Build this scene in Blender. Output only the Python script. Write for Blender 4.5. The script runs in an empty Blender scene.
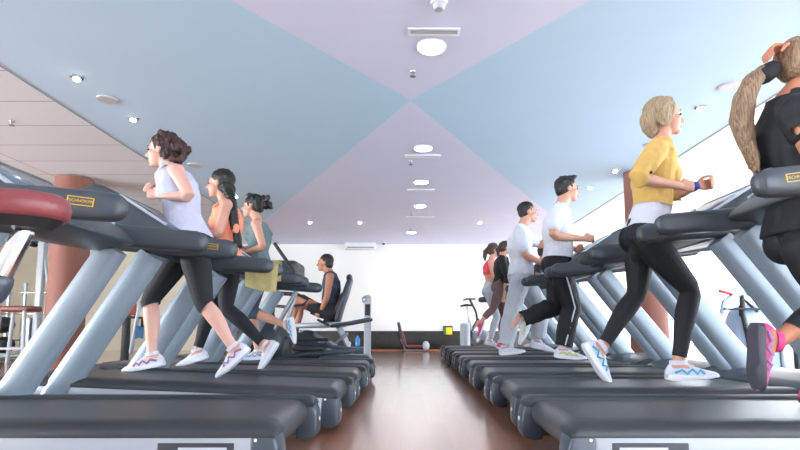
import bpy, bmesh, math, random
from mathutils import Vector, Matrix, noise
random.seed(7)
C = bpy.context.scene.collection
scene = bpy.context.scene
V = Vector
PI = math.pi

# ------------------------------------------------------------------ camera
CAM_H, PITCH, FPX = 0.6, math.radians(6), 510.0
CX, CY = 410.6, 328 - FPX * math.tan(PITCH)
cam_d = bpy.data.cameras.new('camera'); cam = bpy.data.objects.new('camera', cam_d); C.objects.link(cam)
cam.location = (0, 0, CAM_H); cam.rotation_euler = (PI / 2 + PITCH, 0, 0)
cam_d.sensor_width = 36; cam_d.lens = FPX / 800 * 36
cam_d.shift_x = -(CX - 400) / 800; cam_d.shift_y = (CY - 225) / 800
cam_d.clip_start = 0.05; cam_d.clip_end = 200
scene.camera = cam

def at(px, py, Y):
    """place on the plane at distance Y that the photograph shows at this pixel"""
    c, s = math.cos(PITCH), math.sin(PITCH)
    x = (px - CX) / FPX; y = (CY - py) / FPX
    d = V((x, c - y * s, s + y * c)); t = Y / d.y
    return V((t * d.x, Y, CAM_H + t * d.z))

# ------------------------------------------------------------------ materials
def lin(c):
    return tuple(((v / 255) / 12.92 if v / 255 <= .04045 else ((v / 255 + .055) / 1.055) ** 2.4) for v in c)

def mat(name, rgb, rough=.5, metal=0., var=.06, scale=8., bump=0., bscale=60., stretch=None, emit=0., spec=.5, coat=0., rgb2=None, vmode=None):
    m = bpy.data.materials.new(name); m.use_nodes = True
    nt = m.node_tree; N = nt.nodes; L = nt.links
    b = N['Principled BSDF']
    b.inputs['Roughness'].default_value = rough; b.inputs['Metallic'].default_value = metal
    b.inputs['Specular IOR Level'].default_value = spec
    if coat: b.inputs['Coat Weight'].default_value = coat; b.inputs['Coat Roughness'].default_value = .15
    tc = N.new('ShaderNodeTexCoord'); mp = N.new('ShaderNodeMapping')
    if stretch: mp.inputs['Scale'].default_value = stretch
    L.new(tc.outputs['Object'], mp.inputs['Vector'])
    nz = N.new('ShaderNodeTexNoise'); nz.inputs['Scale'].default_value = scale; nz.inputs['Detail'].default_value = 4
    L.new(mp.outputs['Vector'], nz.inputs['Vector'])
    mx = N.new('ShaderNodeMix'); mx.data_type = 'RGBA'
    c = lin(rgb); lo = tuple(max(0, v * (1 - var * 2)) for v in c); hi = tuple(min(1, v * (1 + var * 2)) for v in c)
    if rgb2: lo, hi = c, lin(rgb2)
    mx.inputs[6].default_value = (*lo, 1); mx.inputs[7].default_value = (*hi, 1)
    fac = nz.outputs['Fac']
    if rgb2:
        mr = N.new('ShaderNodeMapRange'); mr.inputs['From Min'].default_value = .35; mr.inputs['From Max'].default_value = .65
        L.new(fac, mr.inputs['Value']); fac = mr.outputs['Result']
    L.new(fac, mx.inputs[0]); L.new(mx.outputs[2], b.inputs['Base Color'])
    if bump:
        n2 = N.new('ShaderNodeTexNoise'); n2.inputs['Scale'].default_value = bscale; n2.inputs['Detail'].default_value = 3
        L.new(mp.outputs['Vector'], n2.inputs['Vector'])
        bp = N.new('ShaderNodeBump'); bp.inputs['Strength'].default_value = bump; bp.inputs['Distance'].default_value = .01
        L.new(n2.outputs['Fac'], bp.inputs['Height']); L.new(bp.outputs['Normal'], b.inputs['Normal'])
    if emit:
        b.inputs['Emission Color'].default_value = (*c, 1); b.inputs['Emission Strength'].default_value = emit
    return m

M = {}
M['dark'] = mat('dark_grey_plastic', (64, 72, 79), .42, var=.05, bump=.05, bscale=200)
M['darker'] = mat('charcoal_plastic', (44, 50, 56), .45, var=.06)
M['cap'] = mat('grey_plastic', (62, 72, 83), .32, var=.05)
M['belt'] = mat('rubber_belt', (62, 67, 72), .34, var=.10, scale=5, stretch=(1, 6, 1), bump=.08, bscale=250)
M['silver'] = mat('silver_paint', (186, 197, 207), .36, .35, var=.03)
M['upright'] = mat('upright_silver', (138, 151, 163), .34, .15, var=.03)
M['panel'] = mat('silver_panel', (160, 166, 174), .4, .2, var=.03)
M['chrome'] = mat('chrome', (215, 220, 225), .12, 1., var=.02)
M['steel'] = mat('steel', (160, 165, 172), .3, .8, var=.05)
M['black'] = mat('black_rubber', (34, 37, 41), .55, var=.08)
M['gold'] = mat('gold_print', (214, 176, 70), .5, var=.04)
M['screen'] = mat('console_screen', (92, 108, 122), .12, var=.1, scale=14)
M['red_pad'] = mat('red_leather', (132, 64, 68), .38, var=.10, scale=10, bump=.08, bscale=120)
M['brown_pad'] = mat('brown_leather', (120, 62, 52), .45, var=.08)
M['orange_pad'] = mat('orange_pad', (205, 92, 52), .5, var=.08)
M['blue_pad'] = mat('blue_pad', (70, 130, 180), .5, var=.08)
M['white_plastic'] = mat('white_plastic', (232, 234, 238), .4, var=.02)
M['grey_plastic'] = mat('pale_grey_plastic', (178, 184, 192), .4, var=.04)
M['bluegrey'] = mat('blue_grey_shell', (172, 196, 224), .4, var=.05)
M['towel'] = mat('yellow_terry', (236, 222, 164), .95, var=.08, scale=40, bump=.5, bscale=350)
M['bottle'] = mat('blue_bottle', (52, 140, 214), .2, var=.06)
M['terracotta'] = mat('terracotta_paint', (138, 90, 78), .7, var=.06, scale=3)
M['wall'] = mat('white_wall_paint', (238, 238, 236), .8, var=.012, scale=2)
M['cream'] = mat('cream_wall_paint', (226, 219, 198), .8, var=.015, scale=2)
M['strip'] = mat('dark_stone_tile', (42, 39, 37), .35, var=.35, scale=9)
M['woodtrim'] = mat('oak_trim', (176, 120, 82), .4, var=.1, scale=6, stretch=(1, 8, 8))
M['blue_ceiling'] = mat('pale_blue_ceiling_paint', (194, 227, 250), .85, var=.012, scale=2)
M['lav_ceiling'] = mat('pale_lavender_ceiling_paint', (222, 229, 252), .85, var=.012, scale=2)
M['lamp'] = mat('lamp_diffuser', (255, 252, 246), .5, var=0, emit=16)
M['spot'] = mat('spot_bulb', (255, 250, 240), .5, var=0, emit=16)
M['vent'] = mat('vent_grille', (196, 199, 206), .5, var=.03)
M['slot'] = mat('vent_slot', (120, 124, 132), .6, var=.05)
M['gap'] = mat('tile_joint', (150, 153, 162), .9, var=.04)
M['yellow_sign'] = mat('yellow_sign', (236, 214, 40), .5, var=.04)
M['green_sign'] = mat('green_sign', (70, 130, 60), .5, var=.04)
# people
M['skin'] = mat('skin', (206, 152, 130), .5, var=.05, scale=12)
M['skin_pale'] = mat('pale_skin', (218, 170, 154), .5, var=.05, scale=12)
M['skin_tan'] = mat('tan_skin', (186, 124, 96), .5, var=.06, scale=12)
M['lip'] = mat('lip', (186, 98, 92), .5, var=.05)
M['eye'] = mat('eye', (48, 36, 30), .2, var=.1)
hs = (80, 80, 6)
M['hair_brown'] = mat('dark_brown_hair', (62, 38, 34), .45, var=.3, scale=3, stretch=hs, bump=.5, bscale=9)
M['hair_black'] = mat('black_hair', (30, 27, 30), .42, var=.3, scale=3, stretch=hs, bump=.5, bscale=9)
M['hair_blond'] = mat('streaky_blond_hair', (128, 108, 84), .5, var=.2, scale=2.2, stretch=hs, bump=.5, bscale=9, rgb2=(188, 166, 132))
M['hair_light'] = mat('light_brown_hair', (98, 76, 58), .45, var=.2, scale=2.0, stretch=hs, bump=.5, bscale=9, rgb2=(168, 140, 108))
M['white_cloth'] = mat('white_jersey', (216, 220, 230), .85, var=.02, bump=.12, bscale=300)
M['lilac_cloth'] = mat('pale_lilac_jersey', (196, 199, 218), .8, var=.02, bump=.12, bscale=300)
M['yellow_cloth'] = mat('mustard_jersey', (214, 176, 100), .85, var=.05, scale=6, bump=.15, bscale=300)
M['peach_cloth'] = mat('peach_jersey', (250, 154, 122), .8, var=.03, bump=.12, bscale=300)
M['teal_cloth'] = mat('grey_teal_jersey', (102, 122, 126), .8, var=.05, bump=.12, bscale=300)
M['paleblue_cloth'] = mat('pale_blue_jersey', (186, 204, 226), .8, var=.03, bump=.12, bscale=300)
M['black_cloth'] = mat('black_jersey', (22, 25, 32), .75, var=.08, bump=.12, bscale=300)
M['navy_cloth'] = mat('navy_jersey', (44, 58, 78), .75, var=.08, bump=.12, bscale=300)
M['grey_cloth'] = mat('grey_fleece', (186, 192, 202), .9, var=.05, scale=10, bump=.2, bscale=200)
M['brown_cloth'] = mat('brown_jersey', (112, 86, 86), .8, var=.05, bump=.12, bscale=300)
M['red_cloth'] = mat('red_jersey', (222, 70, 82), .75, var=.05, bump=.12, bscale=300)
M['shoe_white'] = mat('white_mesh_shoe', (212, 212, 224), .6, var=.04, scale=20, bump=.2, bscale=200)
M['shoe_pink'] = mat('pink_mesh_shoe', (214, 62, 128), .6, var=.10, scale=16, bump=.2, bscale=200)
M['sole_white'] = mat('white_foam_sole', (228, 230, 238), .55, var=.03)
M['sole_dark'] = mat('dark_sole', (64, 62, 74), .55, var=.06)
M['blue_acc'] = mat('sky_blue_overlay', (70, 172, 214), .5, var=.06)
M['mauve_acc'] = mat('mauve_overlay', (150, 110, 150), .5, var=.06)
M['lime_acc'] = mat('lime_overlay', (196, 206, 76), .5, var=.06)
M['blue_band'] = mat('blue_band', (50, 70, 150), .5, var=.05)

# tiled side ceiling and parquet floor: procedural brick patterns
def brick_mat(name, c1, c2, cm, rot, scale, bw, rh, mortar, rough, spec=.5, offset=.5, noise_amt=.0, coat=0):
    m = bpy.data.materials.new(name); m.use_nodes = True
    nt = m.node_tree; N = nt.nodes; L = nt.links; b = N['Principled BSDF']
    b.inputs['Roughness'].default_value = rough; b.inputs['Specular IOR Level'].default_value = spec
    if coat: b.inputs['Coat Weight'].default_value = coat; b.inputs['Coat Roughness'].default_value = .12
    tc = N.new('ShaderNodeTexCoord'); mp = N.new('ShaderNodeMapping'); mp.inputs['Rotation'].default_value = (0, 0, rot)
    L.new(tc.outputs['Object'], mp.inputs['Vector'])
    br = N.new('ShaderNodeTexBrick'); br.offset = offset
    br.inputs['Color1'].default_value = (*lin(c1), 1); br.inputs['Color2'].default_value = (*lin(c2), 1); br.inputs['Mortar'].default_value = (*lin(cm), 1)
    br.inputs['Scale'].default_value = scale; br.inputs['Brick Width'].default_value = bw; br.inputs['Row Height'].default_value = rh
    br.inputs['Mortar Size'].default_value = mortar; br.inputs['Bias'].default_value = -.1
    L.new(mp.outputs['Vector'], br.inputs['Vector'])
    out = br.outputs['Color']
    if noise_amt:
        mp2 = N.new('ShaderNodeMapping'); mp2.inputs['Scale'].default_value = (14, 1.2, 1); L.new(tc.outputs['Object'], mp2.inputs['Vector'])
        nz = N.new('ShaderNodeTexNoise'); nz.inputs['Scale'].default_value = 3; nz.inputs['Detail'].default_value = 6; L.new(mp2.outputs['Vector'], nz.inputs['Vector'])
        mr = N.new('ShaderNodeMapRange'); mr.inputs['To Min'].default_value = 1 - noise_amt; mr.inputs['To Max'].default_value = 1 + noise_amt; L.new(nz.outputs['Fac'], mr.inputs['Value'])
        mx = N.new('ShaderNodeMix'); mx.data_type = 'RGBA'; mx.blend_type = 'MULTIPLY'; mx.inputs[0].default_value = 1
        L.new(out, mx.inputs[6]); L.new(mr.outputs['Result'], mx.inputs[7]); out = mx.outputs[2]
    L.new(out, b.inputs['Base Color'])
    return m
M['floor'] = brick_mat('parquet', (182, 124, 92), (168, 110, 80), (168, 110, 80), PI / 2, 1, 1.1, .11, .0, .3, .6, .37, .12, coat=1)
M['tiles'] = brick_mat('ceiling_tiles', (222, 232, 240), (218, 228, 236), (178, 184, 190), 0, 1, 1.8, .62, .010, .85, .3, 0)

def glass_mat():
    m = bpy.data.materials.new('window_glass'); m.use_nodes = True
    nt = m.node_tree; N = nt.nodes; L = nt.links
    N.remove(N['Principled BSDF'])
    t = N.new('ShaderNodeBsdfTransparent'); g = N.new('ShaderNodeBsdfGlossy'); g.inputs['Roughness'].default_value = .02
    mx = N.new('ShaderNodeMixShader'); mx.inputs[0].default_value = .05; L.new(t.outputs[0], mx.inputs[1]); L.new(g.outputs[0], mx.inputs[2])
    L.new(mx.outputs[0], N['Material Output'].inputs['Surface'])
    return m
M['glass'] = glass_mat()

# ------------------------------------------------------------------ mesh helpers
def orient(d, ref=V((0, 1, 0))):
    d = d.normalized(); l = ref - d * ref.dot(d)
    if l.length < 1e-4: l = V((1, 0, 0)) - d * d.x
    l.normalize(); return d, l, d.cross(l)

class MB:
    def __init__(s): s.bm = bmesh.new()
    def box(s, lo, hi, bev=0., seg=2, mtx=None):
        t = bmesh.new(); bmesh.ops.create_cube(t, size=1)
        lo, hi = V(lo), V(hi)
        for v in t.verts: v.co = V([(lo[i] + hi[i]) / 2 + v.co[i] * (hi[i] - lo[i]) for i in range(3)])
        if bev: bmesh.ops.bevel(t, geom=t.edges[:], offset=min(bev, min(abs(hi[i] - lo[i]) for i in range(3)) * .49), segments=seg, profile=.5, affect='EDGES')
        if mtx: bmesh.ops.transform(t, matrix=mtx, verts=t.verts[:])
        s.add(t); return s
    def add(s, t):
        me = bpy.data.meshes.new('t'); t.to_mesh(me); t.free(); s.bm.from_mesh(me); bpy.data.meshes.remove(me)
    def rings(s, rings, caps=True):
        bm = s.bm; R = [[bm.verts.new(p) for p in r] for r in rings]; n = len(R[0])
        for a, b in zip(R, R[1:]):
            for i in range(n): bm.faces.new((a[i], a[(i + 1) % n], b[(i + 1) % n], b[i]))
        if caps: bm.faces.new(R[0][::-1]); bm.faces.new(R[-1])
        return s
    def loft(s, pts, rad, n=14, ref=V((0, 1, 0)), power=2., cap=True, rnd=True):
        """closed tube through pts; rad = r or (lateral, other) per point"""
        pts = [V(p) for p in pts]; rad = [(r, r) if not isinstance(r, tuple) else r for r in rad]
        tan = []
        for i in range(len(pts)):
            a = pts[max(0, i - 1)]; b = pts[min(len(pts) - 1, i + 1)]; tan.append((b - a).normalized())
        P, R, T = list(pts), list(rad), list(tan)
        if rnd:
            a = [(P[0] - T[0] * min(R[0]) * q, (R[0][0] * w, R[0][1] * w), T[0]) for q, w in ((.97, .25), (.8, .6), (.5, .87))]
            b = [(P[-1] + T[-1] * min(R[-1]) * q, (R[-1][0] * w, R[-1][1] * w), T[-1]) for q, w in ((.5, .87), (.8, .6), (.97, .25))]
            seq = a + list(zip(P, R, T)) + b
        else: seq = list(zip(P, R, T))
        rings = []
        for p, (ra, rb), t in seq:
            d, l, o = orient(t, ref); ring = []
            for k in range(n):
                an = 2 * PI * k / n; c, q = math.cos(an), math.sin(an)
                e = 2 / power
                ring.append(p + l * ra * math.copysign(abs(c) ** e, c) + o * rb * math.copysign(abs(q) ** e, q))
            rings.append(ring)
        s.rings(rings, cap); return s
    def tube(s, pts, r, n=10): return s.loft(pts, [r] * len(pts), n)
    def cyl(s, p, q, r, n=20, r2=None): return s.loft([p, q], [r, r if r2 is None else r2], n, rnd=False)
    def ell(s, c, rx, ry, rz, axes=None, seg=16):
        t = bmesh.new(); bmesh.ops.create_uvsphere(t, u_segments=seg, v_segments=max(8, seg * 2 // 3), radius=1)
        ax = axes or (V((1, 0, 0)), V((0, 1, 0)), V((0, 0, 1)))
        for v in t.verts: v.co = V(c) + ax[0] * v.co.x * rx + ax[1] * v.co.y * ry + ax[2] * v.co.z * rz
        s.add(t); return s
    def prism(s, prof, y0, y1, bev=0., seg=2):
        """closed XZ outline extruded along Y"""
        t = bmesh.new()
        a = [t.verts.new((x, y0, z)) for x, z in prof]; b = [t.verts.new((x, y1, z)) for x, z in prof]; n = len(prof)
        t.faces.new(a); t.faces.new(b[::-1])
        for i in range(n): t.faces.new((a[i], b[i], b[(i + 1) % n], a[(i + 1) % n]))
        bmesh.ops.recalc_face_normals(t, faces=t.faces[:])
        if bev: bmesh.ops.bevel(t, geom=t.edges[:], offset=bev, segments=seg, profile=.5, affect='EDGES')
        s.add(t); return s

def link_mesh(name, me, m, parent=None, smooth=True):
    o = bpy.data.objects.new(name, me); C.objects.link(o)
    for mm in (m if isinstance(m, list) else [m]): me.materials.append(mm)
    if parent: o.parent = parent
    return o

def obj(name, mb, m, parent=None, org=None, smooth=True, angle=40):
    bm = mb.bm if isinstance(mb, MB) else mb
    if org is not None: bmesh.ops.translate(bm, vec=-V(org), verts=bm.verts[:])
    bmesh.ops.recalc_face_normals(bm, faces=bm.faces[:])
    for f in bm.faces: f.smooth = smooth
    if smooth:
        ca = math.radians(angle)
        for e in bm.edges:
            if len(e.link_faces) == 2: e.smooth = e.calc_face_angle(0) < ca
    me = bpy.data.meshes.new(name); bm.to_mesh(me); bm.free()
    return link_mesh(name, me, m, parent)

def tag(o, label=None, cat=None, group=None, kind=None):
    if label: o['label'] = label
    if cat: o['category'] = cat
    if group: o['group'] = group
    if kind: o['kind'] = kind
    return o

def thing(name, label, cat, loc=(0, 0, 0), rz=0, group=None):
    o = bpy.data.objects.new(name, None); C.objects.link(o); o.location = loc; o.rotation_euler = (0, 0, rz); o.empty_display_size = .1
    return tag(o, label, cat, group)

def dup(root, loc, rz, label, group=None):
    r = root.copy(); C.objects.link(r); r.location = loc; r.rotation_euler = (0, 0, rz); r['label'] = label
    if group: r['group'] = group
    for ch in [c for c in bpy.data.objects if c.parent == root]:
        c = ch.copy(); C.objects.link(c); c.parent = r
        for g in [q for q in bpy.data.objects if q.parent == ch]:
            d = g.copy(); C.objects.link(d); d.parent = c
    return r

def struct(name, mb, m, **k):
    o = obj(name, mb, m, **k); o['kind'] = 'structure'; return o

def text_mesh(name, body, size, mtx, m, parent, depth=.0006):
    cu = bpy.data.curves.new('t', 'FONT'); cu.body = body; cu.size = size; cu.align_x = 'CENTER'; cu.align_y = 'CENTER'; cu.extrude = depth
    o = bpy.data.objects.new('t', cu); C.objects.link(o)
    me = bpy.data.meshes.new_from_object(o.evaluated_get(bpy.context.evaluated_depsgraph_get()))
    bpy.data.objects.remove(o); bpy.data.curves.remove(cu)
    me.transform(mtx); me.materials.clear()
    return link_mesh(name, me, m, parent)

# ------------------------------------------------------------------ room
XL, XR, YF, YB, CH = -12.0, 7.4, -4.0, 13.85, 2.89
EX = 3.6                                        # half width of the painted ceiling field
struct('floor', MB().box((XL - .2, YF - .2, -.12), (XR + .2, YB + .2, 0)), M['floor'])
# painted ceiling: four triangles meeting at one point
def poly_slab(name, xy, m, z0=CH, t=.1):
    mb = MB(); bm = mb.bm
    a = [bm.verts.new((x, y, z0)) for x, y in xy]; b = [bm.verts.new((x, y, z0 + t)) for x, y in xy]; n = len(xy)
    bm.faces.new(a); bm.faces.new(b[::-1])
    for i in range(n): bm.faces.new((a[i], b[i], b[(i + 1) % n], a[(i + 1) % n]))
    return struct(name, mb, m, smooth=False)
cy, n0, f0 = 4.94, .45, 11.6
poly_slab('ceiling_left', [(0, cy), (-EX, n0), (-EX, f0)], M['blue_ceiling'])
poly_slab('ceiling_right', [(0, cy), (EX, n0), (EX, f0)], M['blue_ceiling'])
poly_slab('ceiling_front', [(0, cy), (-EX, n0), (-EX, YF), (EX, YF), (EX, n0)], M['lav_ceiling'])
poly_slab('ceiling_back', [(0, cy), (EX, f0), (EX, YB), (-EX, YB), (-EX, f0)], M['lav_ceiling'])
struct('ceiling_left_tiles', MB().box((XL, YF, CH - .004), (-EX, YB, CH + .1)), M['tiles'], smooth=False)
struct('ceiling_right_tiles', MB().box((EX, YF, CH - .004), (XR, YB, CH + .1)), M['wall'], smooth=False)
struct('trim_1', MB().box((-EX - .006, YF, CH - .007), (-EX + .006, YB, CH - .001)), M['gap'])
struct('trim_2', MB().box((EX - .006, YF, CH - .007), (EX + .006, YB, CH - .001)), M['gap'])
struct('wall_back', MB().box((-5.2, YB, 0), (XR, YB + .2, CH + .1)), M['wall'], smooth=False)
struct('wall_back_left', MB().box((XL, YB, 0), (-5.2, YB + .2, CH + .1)), M['cream'], smooth=False)
mb = MB(); mb.box((XL - .2, YF, 0), (XL, YB, .6)); mb.box((XL - .2, YF, 2.6), (XL, YB, CH + .1)); mb.box((XL - .2, YF + (YB - YF) / 2, .6), (XL, YB, 2.6)); struct('wall_left', mb, M['cream'], smooth=False)
mb = MB(); mb.box((XL, YF - .2, 0), (XR, YF, .35)); mb.box((XL, YF - .2, 2.65), (XR, YF, CH + .1)); mb.box((XL, YF - .2, .35), (XL + (XR - XL) / 6 * 4, YF, 2.65)); struct('wall_front', mb, M['wall'], smooth=False)
struct('baseboard_back', MB().box((-5.2, YB - .03, .02), (3.4, YB, .52), .004), M['strip'])
struct('trim_3', MB().box((-5.2, YB - .12, 0), (3.4, YB, .025), .004), M['woodtrim'])
# window wall on the right
mb = MB(); mb.box((XR, YF, 0), (XR + .2, YB, .12)); mb.box((XR, YF, 2.72), (XR + .2, YB, CH + .1)); struct('wall_right', mb, M['wall'], smooth=False)
def window(idx, a, b, z0, z1):
    a, b = V(a), V(b); d = (b - a).normalized(); n = V((-d.y, d.x, 0)); L = (b - a).length
    mx = Matrix(((d.x, n.x, 0, a.x), (d.y, n.y, 0, a.y), (0, 0, 1, 0), (0, 0, 0, 1)))
    mb = MB()
    for lo, hi in (((0, -.04, z0), (.04, .04, z1)), ((L - .04, -.04, z0), (L, .04, z1)), ((0, -.04, z0), (L, .04, z0 + .05)), ((0, -.04, z1 - .05), (L, .04, z1))): mb.box(lo, hi, mtx=mx)
    w = struct('window_%d' % idx, mb, M['white_plastic'])
    obj('pane', MB().box((.04, -.005, z0 + .05), (L - .04, .005, z1 - .05), mtx=mx), M['glass'], w)
for q in range(6):
    a, b = XL + (XR - XL) / 6 * q, XL + (XR - XL) / 6 * (q + 1)
    if q > 3: window(7 + q, (a, YF - .1, 0), (b, YF - .1, 0), .35, 2.65)  # unseen windows behind the camera, added to light camera-facing sides
    a, b = YF + (YB - YF) / 6 * q, YF + (YB - YF) / 6 * (q + 1)
    if q < 3: window(13 + q, (XL - .1, a, 0), (XL - .1, b, 0), .6, 2.6)  # unseen windows in the left wall, added to even out the lighting
nw = 6; ww = (YB - YF) / nw
for i in range(nw):
    y0, y1 = YF + i * ww, YF + (i + 1) * ww
    mb = MB()
    for a, b in (((XR + .05, y0, .12), (XR + .13, y0 + .04, 2.72)), ((XR + .05, y1 - .04, .12), (XR + .13, y1, 2.72)), ((XR + .05, y0, .12), (XR + .13, y1, .17)), ((XR + .05, y0, 2.67), (XR + .13, y1, 2.72))): mb.box(a, b)
    w = struct('window_%d' % (i + 1), mb, M['white_plastic'])
    p = obj('pane', MB().box((XR + .085, y0 + .04, .17), (XR + .095, y1 - .04, 2.67)), M['glass'], w)

def column(name, x, y, r, label):
    o = obj(name, MB().cyl((x, y, 0), (x, y, CH - .02), r, 40), M['terracotta']); o['kind'] = 'structure'; return o
column('column', -5.16, 7.65, .255, '')
column('column', 3.42, 7.35, .255, '')

# ceiling fittings
def downlight(x, y, r, label, group, z=CH):
    t = thing('ceiling_light', label, 'ceiling light', (x, y, z), 0, group)
    mb = MB(); rings = []
    for rr, zz in ((r * .93, -.004), (r * .97, -.012), (r * 1.05, -.012), (r * 1.1, -.002), (r * 1.1, .0), (r * .93, 0)):
        rings.append([V((rr * math.cos(k * 2 * PI / 32), rr * math.sin(k * 2 * PI / 32), zz)) for k in range(32)])
    mb.rings(rings + [rings[0]], False); obj('trim_ring', mb, M['white_plastic'], t)
    obj('diffuser', MB().cyl((0, 0, -.007), (0, 0, -.001), r * .95, 32), M['lamp'], t); return t
for i, (x, y, lb) in enumerate([(.17, 3.96, 'large round ceiling light nearest the camera above the aisle'), (.16, 6.32, 'second round ceiling light along the aisle, just past the meeting point of the painted triangles'),
        (.165, 7.85, 'third round ceiling light along the middle of the aisle'), (.177, 9.44, 'fourth round ceiling light along the aisle, smaller in the distance'), (.02, 12.1, 'farthest round ceiling light above the aisle close to back wall')]):
    downlight(x, y, .112, lb, 'round ceiling lights above the aisle')

def spotlight(x, y, label):
    t = thing('ceiling_spotlight', label, 'spotlight', (x, y, CH), 0, 'small ceiling spotlights')
    mb = MB(); mb.loft([(0, 0, 0), (0, 0, -.012), (0, 0, -.018)], [.056, .054, .042], 24, rnd=False); obj('trim_ring', mb, M['steel'], t)
    obj('bulb', MB().ell((0, 0, -.020), .032, .032, .022), M['spot'], t)
for x, y, lb in [(-3.06, 4.46, 'small ceiling spotlight on left blue triangle nearest the camera'), (-3.04, 5.38, 'small ceiling spotlight on left blue triangle above the curly haired woman'),
        (-3.05, 8.7, 'small ceiling spotlight between the heads of the peach top woman and the teal top woman'), (-2.185, 10.9, 'small far ceiling spotlight left of aisle, leftmost of the far pair'), (-1.1, 10.9, 'small far ceiling spotlight left of aisle, nearer the aisle of the far pair'),
        (3.02, 5.1, 'small ceiling spotlight on right blue triangle just right of blond woman head'), (2.98, 7.23, 'small ceiling spotlight behind the blond woman, upper right of the dark haired man'), (2.93, 8.13, 'small ceiling spotlight just right of the face of man in black trousers'),
        (1.51, 10.9, 'small far ceiling spotlight right of the aisle')]:
    spotlight(x, y, lb)

def speaker(x, y, label):
    t = thing('ceiling_speaker', label, 'ceiling speaker', (x, y, CH), 0, 'round ceiling speakers')
    obj('rim', MB().loft([(0, 0, 0), (0, 0, -.01)], [.1, .095], 28, rnd=False), M['grey_plastic'], t)
    obj('grille', MB().loft([(0, 0, -.01), (0, 0, -.013)], [.085, .082], 28, rnd=False), M['vent'], t)
for x, y, lb in [(-3.05, 4.92, 'round grey ceiling speaker between two spotlights on left blue triangle'), (-3.05, 7.0, 'round ceiling speaker right of the curly haired woman head'),
        (3.03, 4.64, 'round ceiling speaker on right blue triangle beside the ponytail woman'), (3.02, 6.2, 'round ceiling speaker behind shoulder of the blond woman')]:
    speaker(x, y, lb)

def linear_vent(x, y, w, label, m='vent', z=CH):
    t = thing('ceiling_vent', label, 'air vent', (x, y, z), 0, 'slot air vents in the ceiling')
    mb = MB(); d = .03
    mb.box((-w / 2 - .02, -d - .02, -.012), (w / 2 + .02, -d, 0), .003); mb.box((-w / 2 - .02, d, -.012), (w / 2 + .02, d + .02, 0), .003)
    mb.box((-w / 2 - .02, -d, -.012), (-w / 2, d, 0), .003); mb.box((w / 2, -d, -.012), (w / 2 + .02, d, 0), .003)
    obj('frame', mb, M['white_plastic'], t); obj('backing', MB().box((-w / 2, -d, -.004), (w / 2, d, 0)), M['slot'], t)
    s = MB()
    for k in range(3): s.box((-w / 2, -d + .006 + k * .019, -.010), (w / 2, -d + .013 + k * .019, -.004))
    obj('slats', s, M['vent'], t)
for x, y, w, lb in [(.18, 3.74, .36, 'slot air vent in front of the nearest round ceiling light'), (.16, 6.62, .44, 'slot air vent just behind the second round ceiling light'),
        (.17, 8.3, .42, 'slot air vent just behind the third round ceiling light'), (.2, 10.4, .55, 'slot air vent behind the fourth round ceiling light')]:
    linear_vent(x, y, w, lb)
linear_vent(5.9, 8.6, 1.5, 'long thin slot vent in white right ceiling above the window side', z=CH - .004)
linear_vent(4.9, 8.4, .35, 'short dark slot vent in white right ceiling behind blond woman hand', z=CH - .004)

def sprinkler(x, y, label, z=CH):
    t = thing('sprinkler', label, 'sprinkler', (x, y, z), 0, 'ceiling sprinklers')
    obj('collar', MB().loft([(0, 0, 0), (0, 0, -.01)], [.026, .022], 16, rnd=False), M['steel'], t)
    obj('head', MB().loft([(0, 0, -.01), (0, 0, -.045), (0, 0, -.046), (0, 0, -.05)], [.008, .008, .028, .026], 14, rnd=False), M['slot'], t)
for x, y, lb in [(.02, 4.36, 'ceiling sprinkler between nearest round light and triangle meeting point'), (.0, 6.85, 'ceiling sprinkler behind the second round light'), (.02, 10.0, 'ceiling sprinkler beyond the fourth round light'), (0, 11.5, 'farthest ceiling sprinkler close to back wall')]:
    sprinkler(x, y, lb)
sprinkler(-4.43, 5.46, 'ceiling sprinkler on the pinkish tiles at far left', CH - .004)
t = thing('smoke_detector', 'white smoke detector at top of picture on the ceiling above the aisle', 'smoke detector', (.2, 3.38, CH))
obj('base', MB().loft([(0, 0, 0), (0, 0, -.02)], [.06, .056], 24, rnd=False), M['white_plastic'], t)
obj('sensor_head', MB().loft([(0, 0, -.02), (0, 0, -.045), (0, 0, -.06)], [.046, .044, .03], 24, rnd=False), M['grey_plastic'], t)
t = thing('air_unit', 'long white air outlet box under the ceiling on back wall', 'air conditioner', (-1.35, YB, CH))
obj('body', MB().box((-.42, -.3, -.17), (.42, 0, 0), .02), M['white_plastic'], t)
obj('outlet', MB().box((-.36, -.31, -.15), (.36, -.29, -.12), .004), M['slot'], t)
t = thing('ceiling_camera', 'small dark dome beside the air outlet box near back wall', 'security camera', (-.72, YB - .35, CH))
obj('base', MB().loft([(0, 0, 0), (0, 0, -.03)], [.06, .055], 18, rnd=False), M['white_plastic'], t); obj('dome', MB().ell((0, 0, -.04), .04, .04, .04), M['black'], t)

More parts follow.
